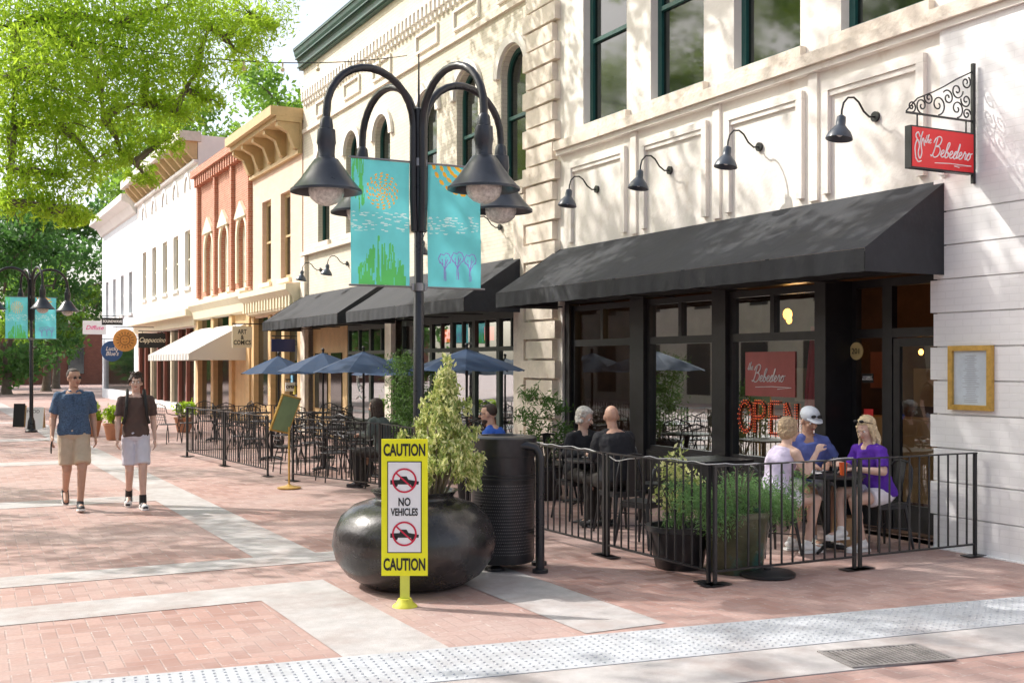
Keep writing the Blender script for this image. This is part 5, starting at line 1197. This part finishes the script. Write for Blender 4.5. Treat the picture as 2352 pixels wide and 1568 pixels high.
# ---------------------------------------------------------------- trees
def limb(b, a, c, r0, r1, bend=.6):
    a = V(a); c = V(c); n = 6; pts = []; L = (c-a).length
    for i in range(n+1):
        u = i/n; q = a.lerp(c,u); q.z += bend*math.sin(PI*u)*L*.12; q += V((random.uniform(-1,1),random.uniform(-1,1),random.uniform(-1,1)))*L*.012*(0 if i in (0,n) else 1); pts.append(q)
    b.tube(pts,[r0+(r1-r0)*i/n for i in range(n+1)],6)
def tree(label, base, fork, lobes, l, w_, mat, tr=.25, lr=.10, per=45, sig=.16, group=None, droop=.4, extra=None):
    t = thing('street_tree', label, 'tree', base, 0, group)
    b = MB(); B = V(base); Fk = V(fork)
    b.tube([B,B+V((0,0,.3)),B.lerp(Fk,.5)+V((.08,0,0)),Fk],[tr*1.4,tr*1.05,tr*.9,tr*.75],12)
    nodes = [Fk]
    for c, r, n in sorted(lobes, key=lambda q:(V(q[0])-Fk).length):
        c = V(c); best = min(nodes, key=lambda q:(q-c).length+.35*(q-Fk).length)
        d = (best-Fk).length; r0 = max(lr*(1-.06*d), .035)
        limb(b, best, c, r0 if best is not Fk else lr*1.3, .018); nodes.append(best.lerp(c,.55)); nodes.append(c)
        rr_ = r if not hasattr(r,'__len__') else sum(r)/3
        for k in range(4): limb(b, c, c+V((random.gauss(0,1),random.gauss(0,1),random.gauss(0,.7)))*rr_*.5, .014, .004)
    b.build('trunk', m_bark, t, True, True)
    leaves('crown', clumps(lobes,per,sig), l, w_, mat, t, droop=droop)
    if extra is not None: leaves('upper_crown', clumps(extra,24,.18), .24, .11, mat, t, droop=.2)
    return t
vis = [(40,60,15.5,.95),(150,40,16,.95),(270,60,16.5,.95),(380,20,17,.9),(480,60,17.8,.8),(575,35,18.5,.7),(100,170,15,.85),(220,160,16,.85),(340,150,16.8,.75),(450,170,17.6,.6),(545,120,18.4,.45),
    (30,290,15,.8),(130,290,15.5,.75),(240,270,16.2,.65),(330,240,17,.5),(60,400,14.8,.5),(150,410,15.2,.5),(120,480,15,.38),(400,260,17.4,.4),(470,225,17.8,.3),(370,330,17,.36),(330,400,17,.26),(280,350,16.5,.3),(220,370,16,.4),(10,180,14.5,.9),(20,470,15,.4),(180,500,15.4,.25),(610,60,18.8,.3)]
lob = []
for px,py,d,r in vis:
    p = at(px,py,d); lob.append((tuple(p),(r*1.12,r*1.12,r*.6),int(3000*r*r)+260))
ex = []
rr = random.Random(11); k = 0
while k < 50:
    x, y, z = rr.uniform(-8,6.2), rr.uniform(12,28), rr.uniform(6.5,16)
    if ((x+.9)/7.2)**2+((y-20)/8)**2+((z-10.5)/6)**2 > 1: continue
    d = x*fw.x+y*fw.y; px = CX+FP*(x*rt.x+y*rt.y)/d
    if z < 1.8+.3223*d+1.4 and px > -250: continue
    ex.append(((x,y,z),(1.35,1.35,.9),450)); k += 1
tree('big bright green oak whose leafy branches overhang the upper left',(-3.2,20.3,0),(-2.8,20.4,5.5),lob,.105,.028,m_spring,.32,.12,20,.15,None,.5,ex)
def bigtree(label, base, ch, rad, n, l, mat, nl=24, group=None, zr=None, seed=1):
    rr = random.Random(seed); L = []
    zr = zr or rad
    while len(L) < nl:
        u = V((rr.uniform(-1,1),rr.uniform(-1,1),rr.uniform(-1,1)))
        if u.length > 1: continue
        L.append(((base[0]+u.x*rad,base[1]+u.y*rad,ch+u.z*zr),(rad*.30,rad*.30,rad*.22),n//nl))
    return tree(label, base, (base[0],base[1],max(2.2,ch-zr*.8)), L, l, l*.5, mat, .28, .14, 20, .22, group, .2)
bigtree('dense green tree on the left side past the distant street lamp',(-2.5,52,0),7.2,5.0,9000,.36,m_deep,32,None,5.4,2)
bigtree('dark tree behind the street lamp at the end of the row',(4.6,76,0),7.0,4.8,10000,.42,m_deep,32,None,5.6,3)
bigtree('dark tree at the far left edge of the street end',(-3.5,78,0),7.5,6,10000,.45,m_deep,32,None,6,4)
bigtree('broad dark tree closing the view behind the white buildings',(9.0,92,0),9.0,6,10000,.5,m_deep,28,None,7,5)
bigtree('tree beyond all others in the gap at the street end',(1.5,100,0),7,7,10000,.5,m_deep,30,None,6.5,8)
bigtree('low leafy tree right at the street end beside the grey white building',(7.6,84,0),5.2,3.2,6000,.4,m_far,24,None,3.6,12)
bigtree('bright green tree rising behind the ochre cornice',(17.5,58,0),12.5,4.8,10000,.38,m_far,30,None,4.8,6)
bigtree('bright green tree rising behind the white cornice building',(15.5,75,0),14.5,5.5,9000,.42,m_far,28,None,4.5,7)
bigtree('spring green street tree in the middle distance at upper left',(-4.5,38,0),10.5,6.0,12000,.26,m_spring,36,None,5.0,9)
bigtree('tall street tree out of frame to the left of the terrace',(-7.5,9,0),9.5,4.8,8000,.3,m_far,28,None,3.8,10)
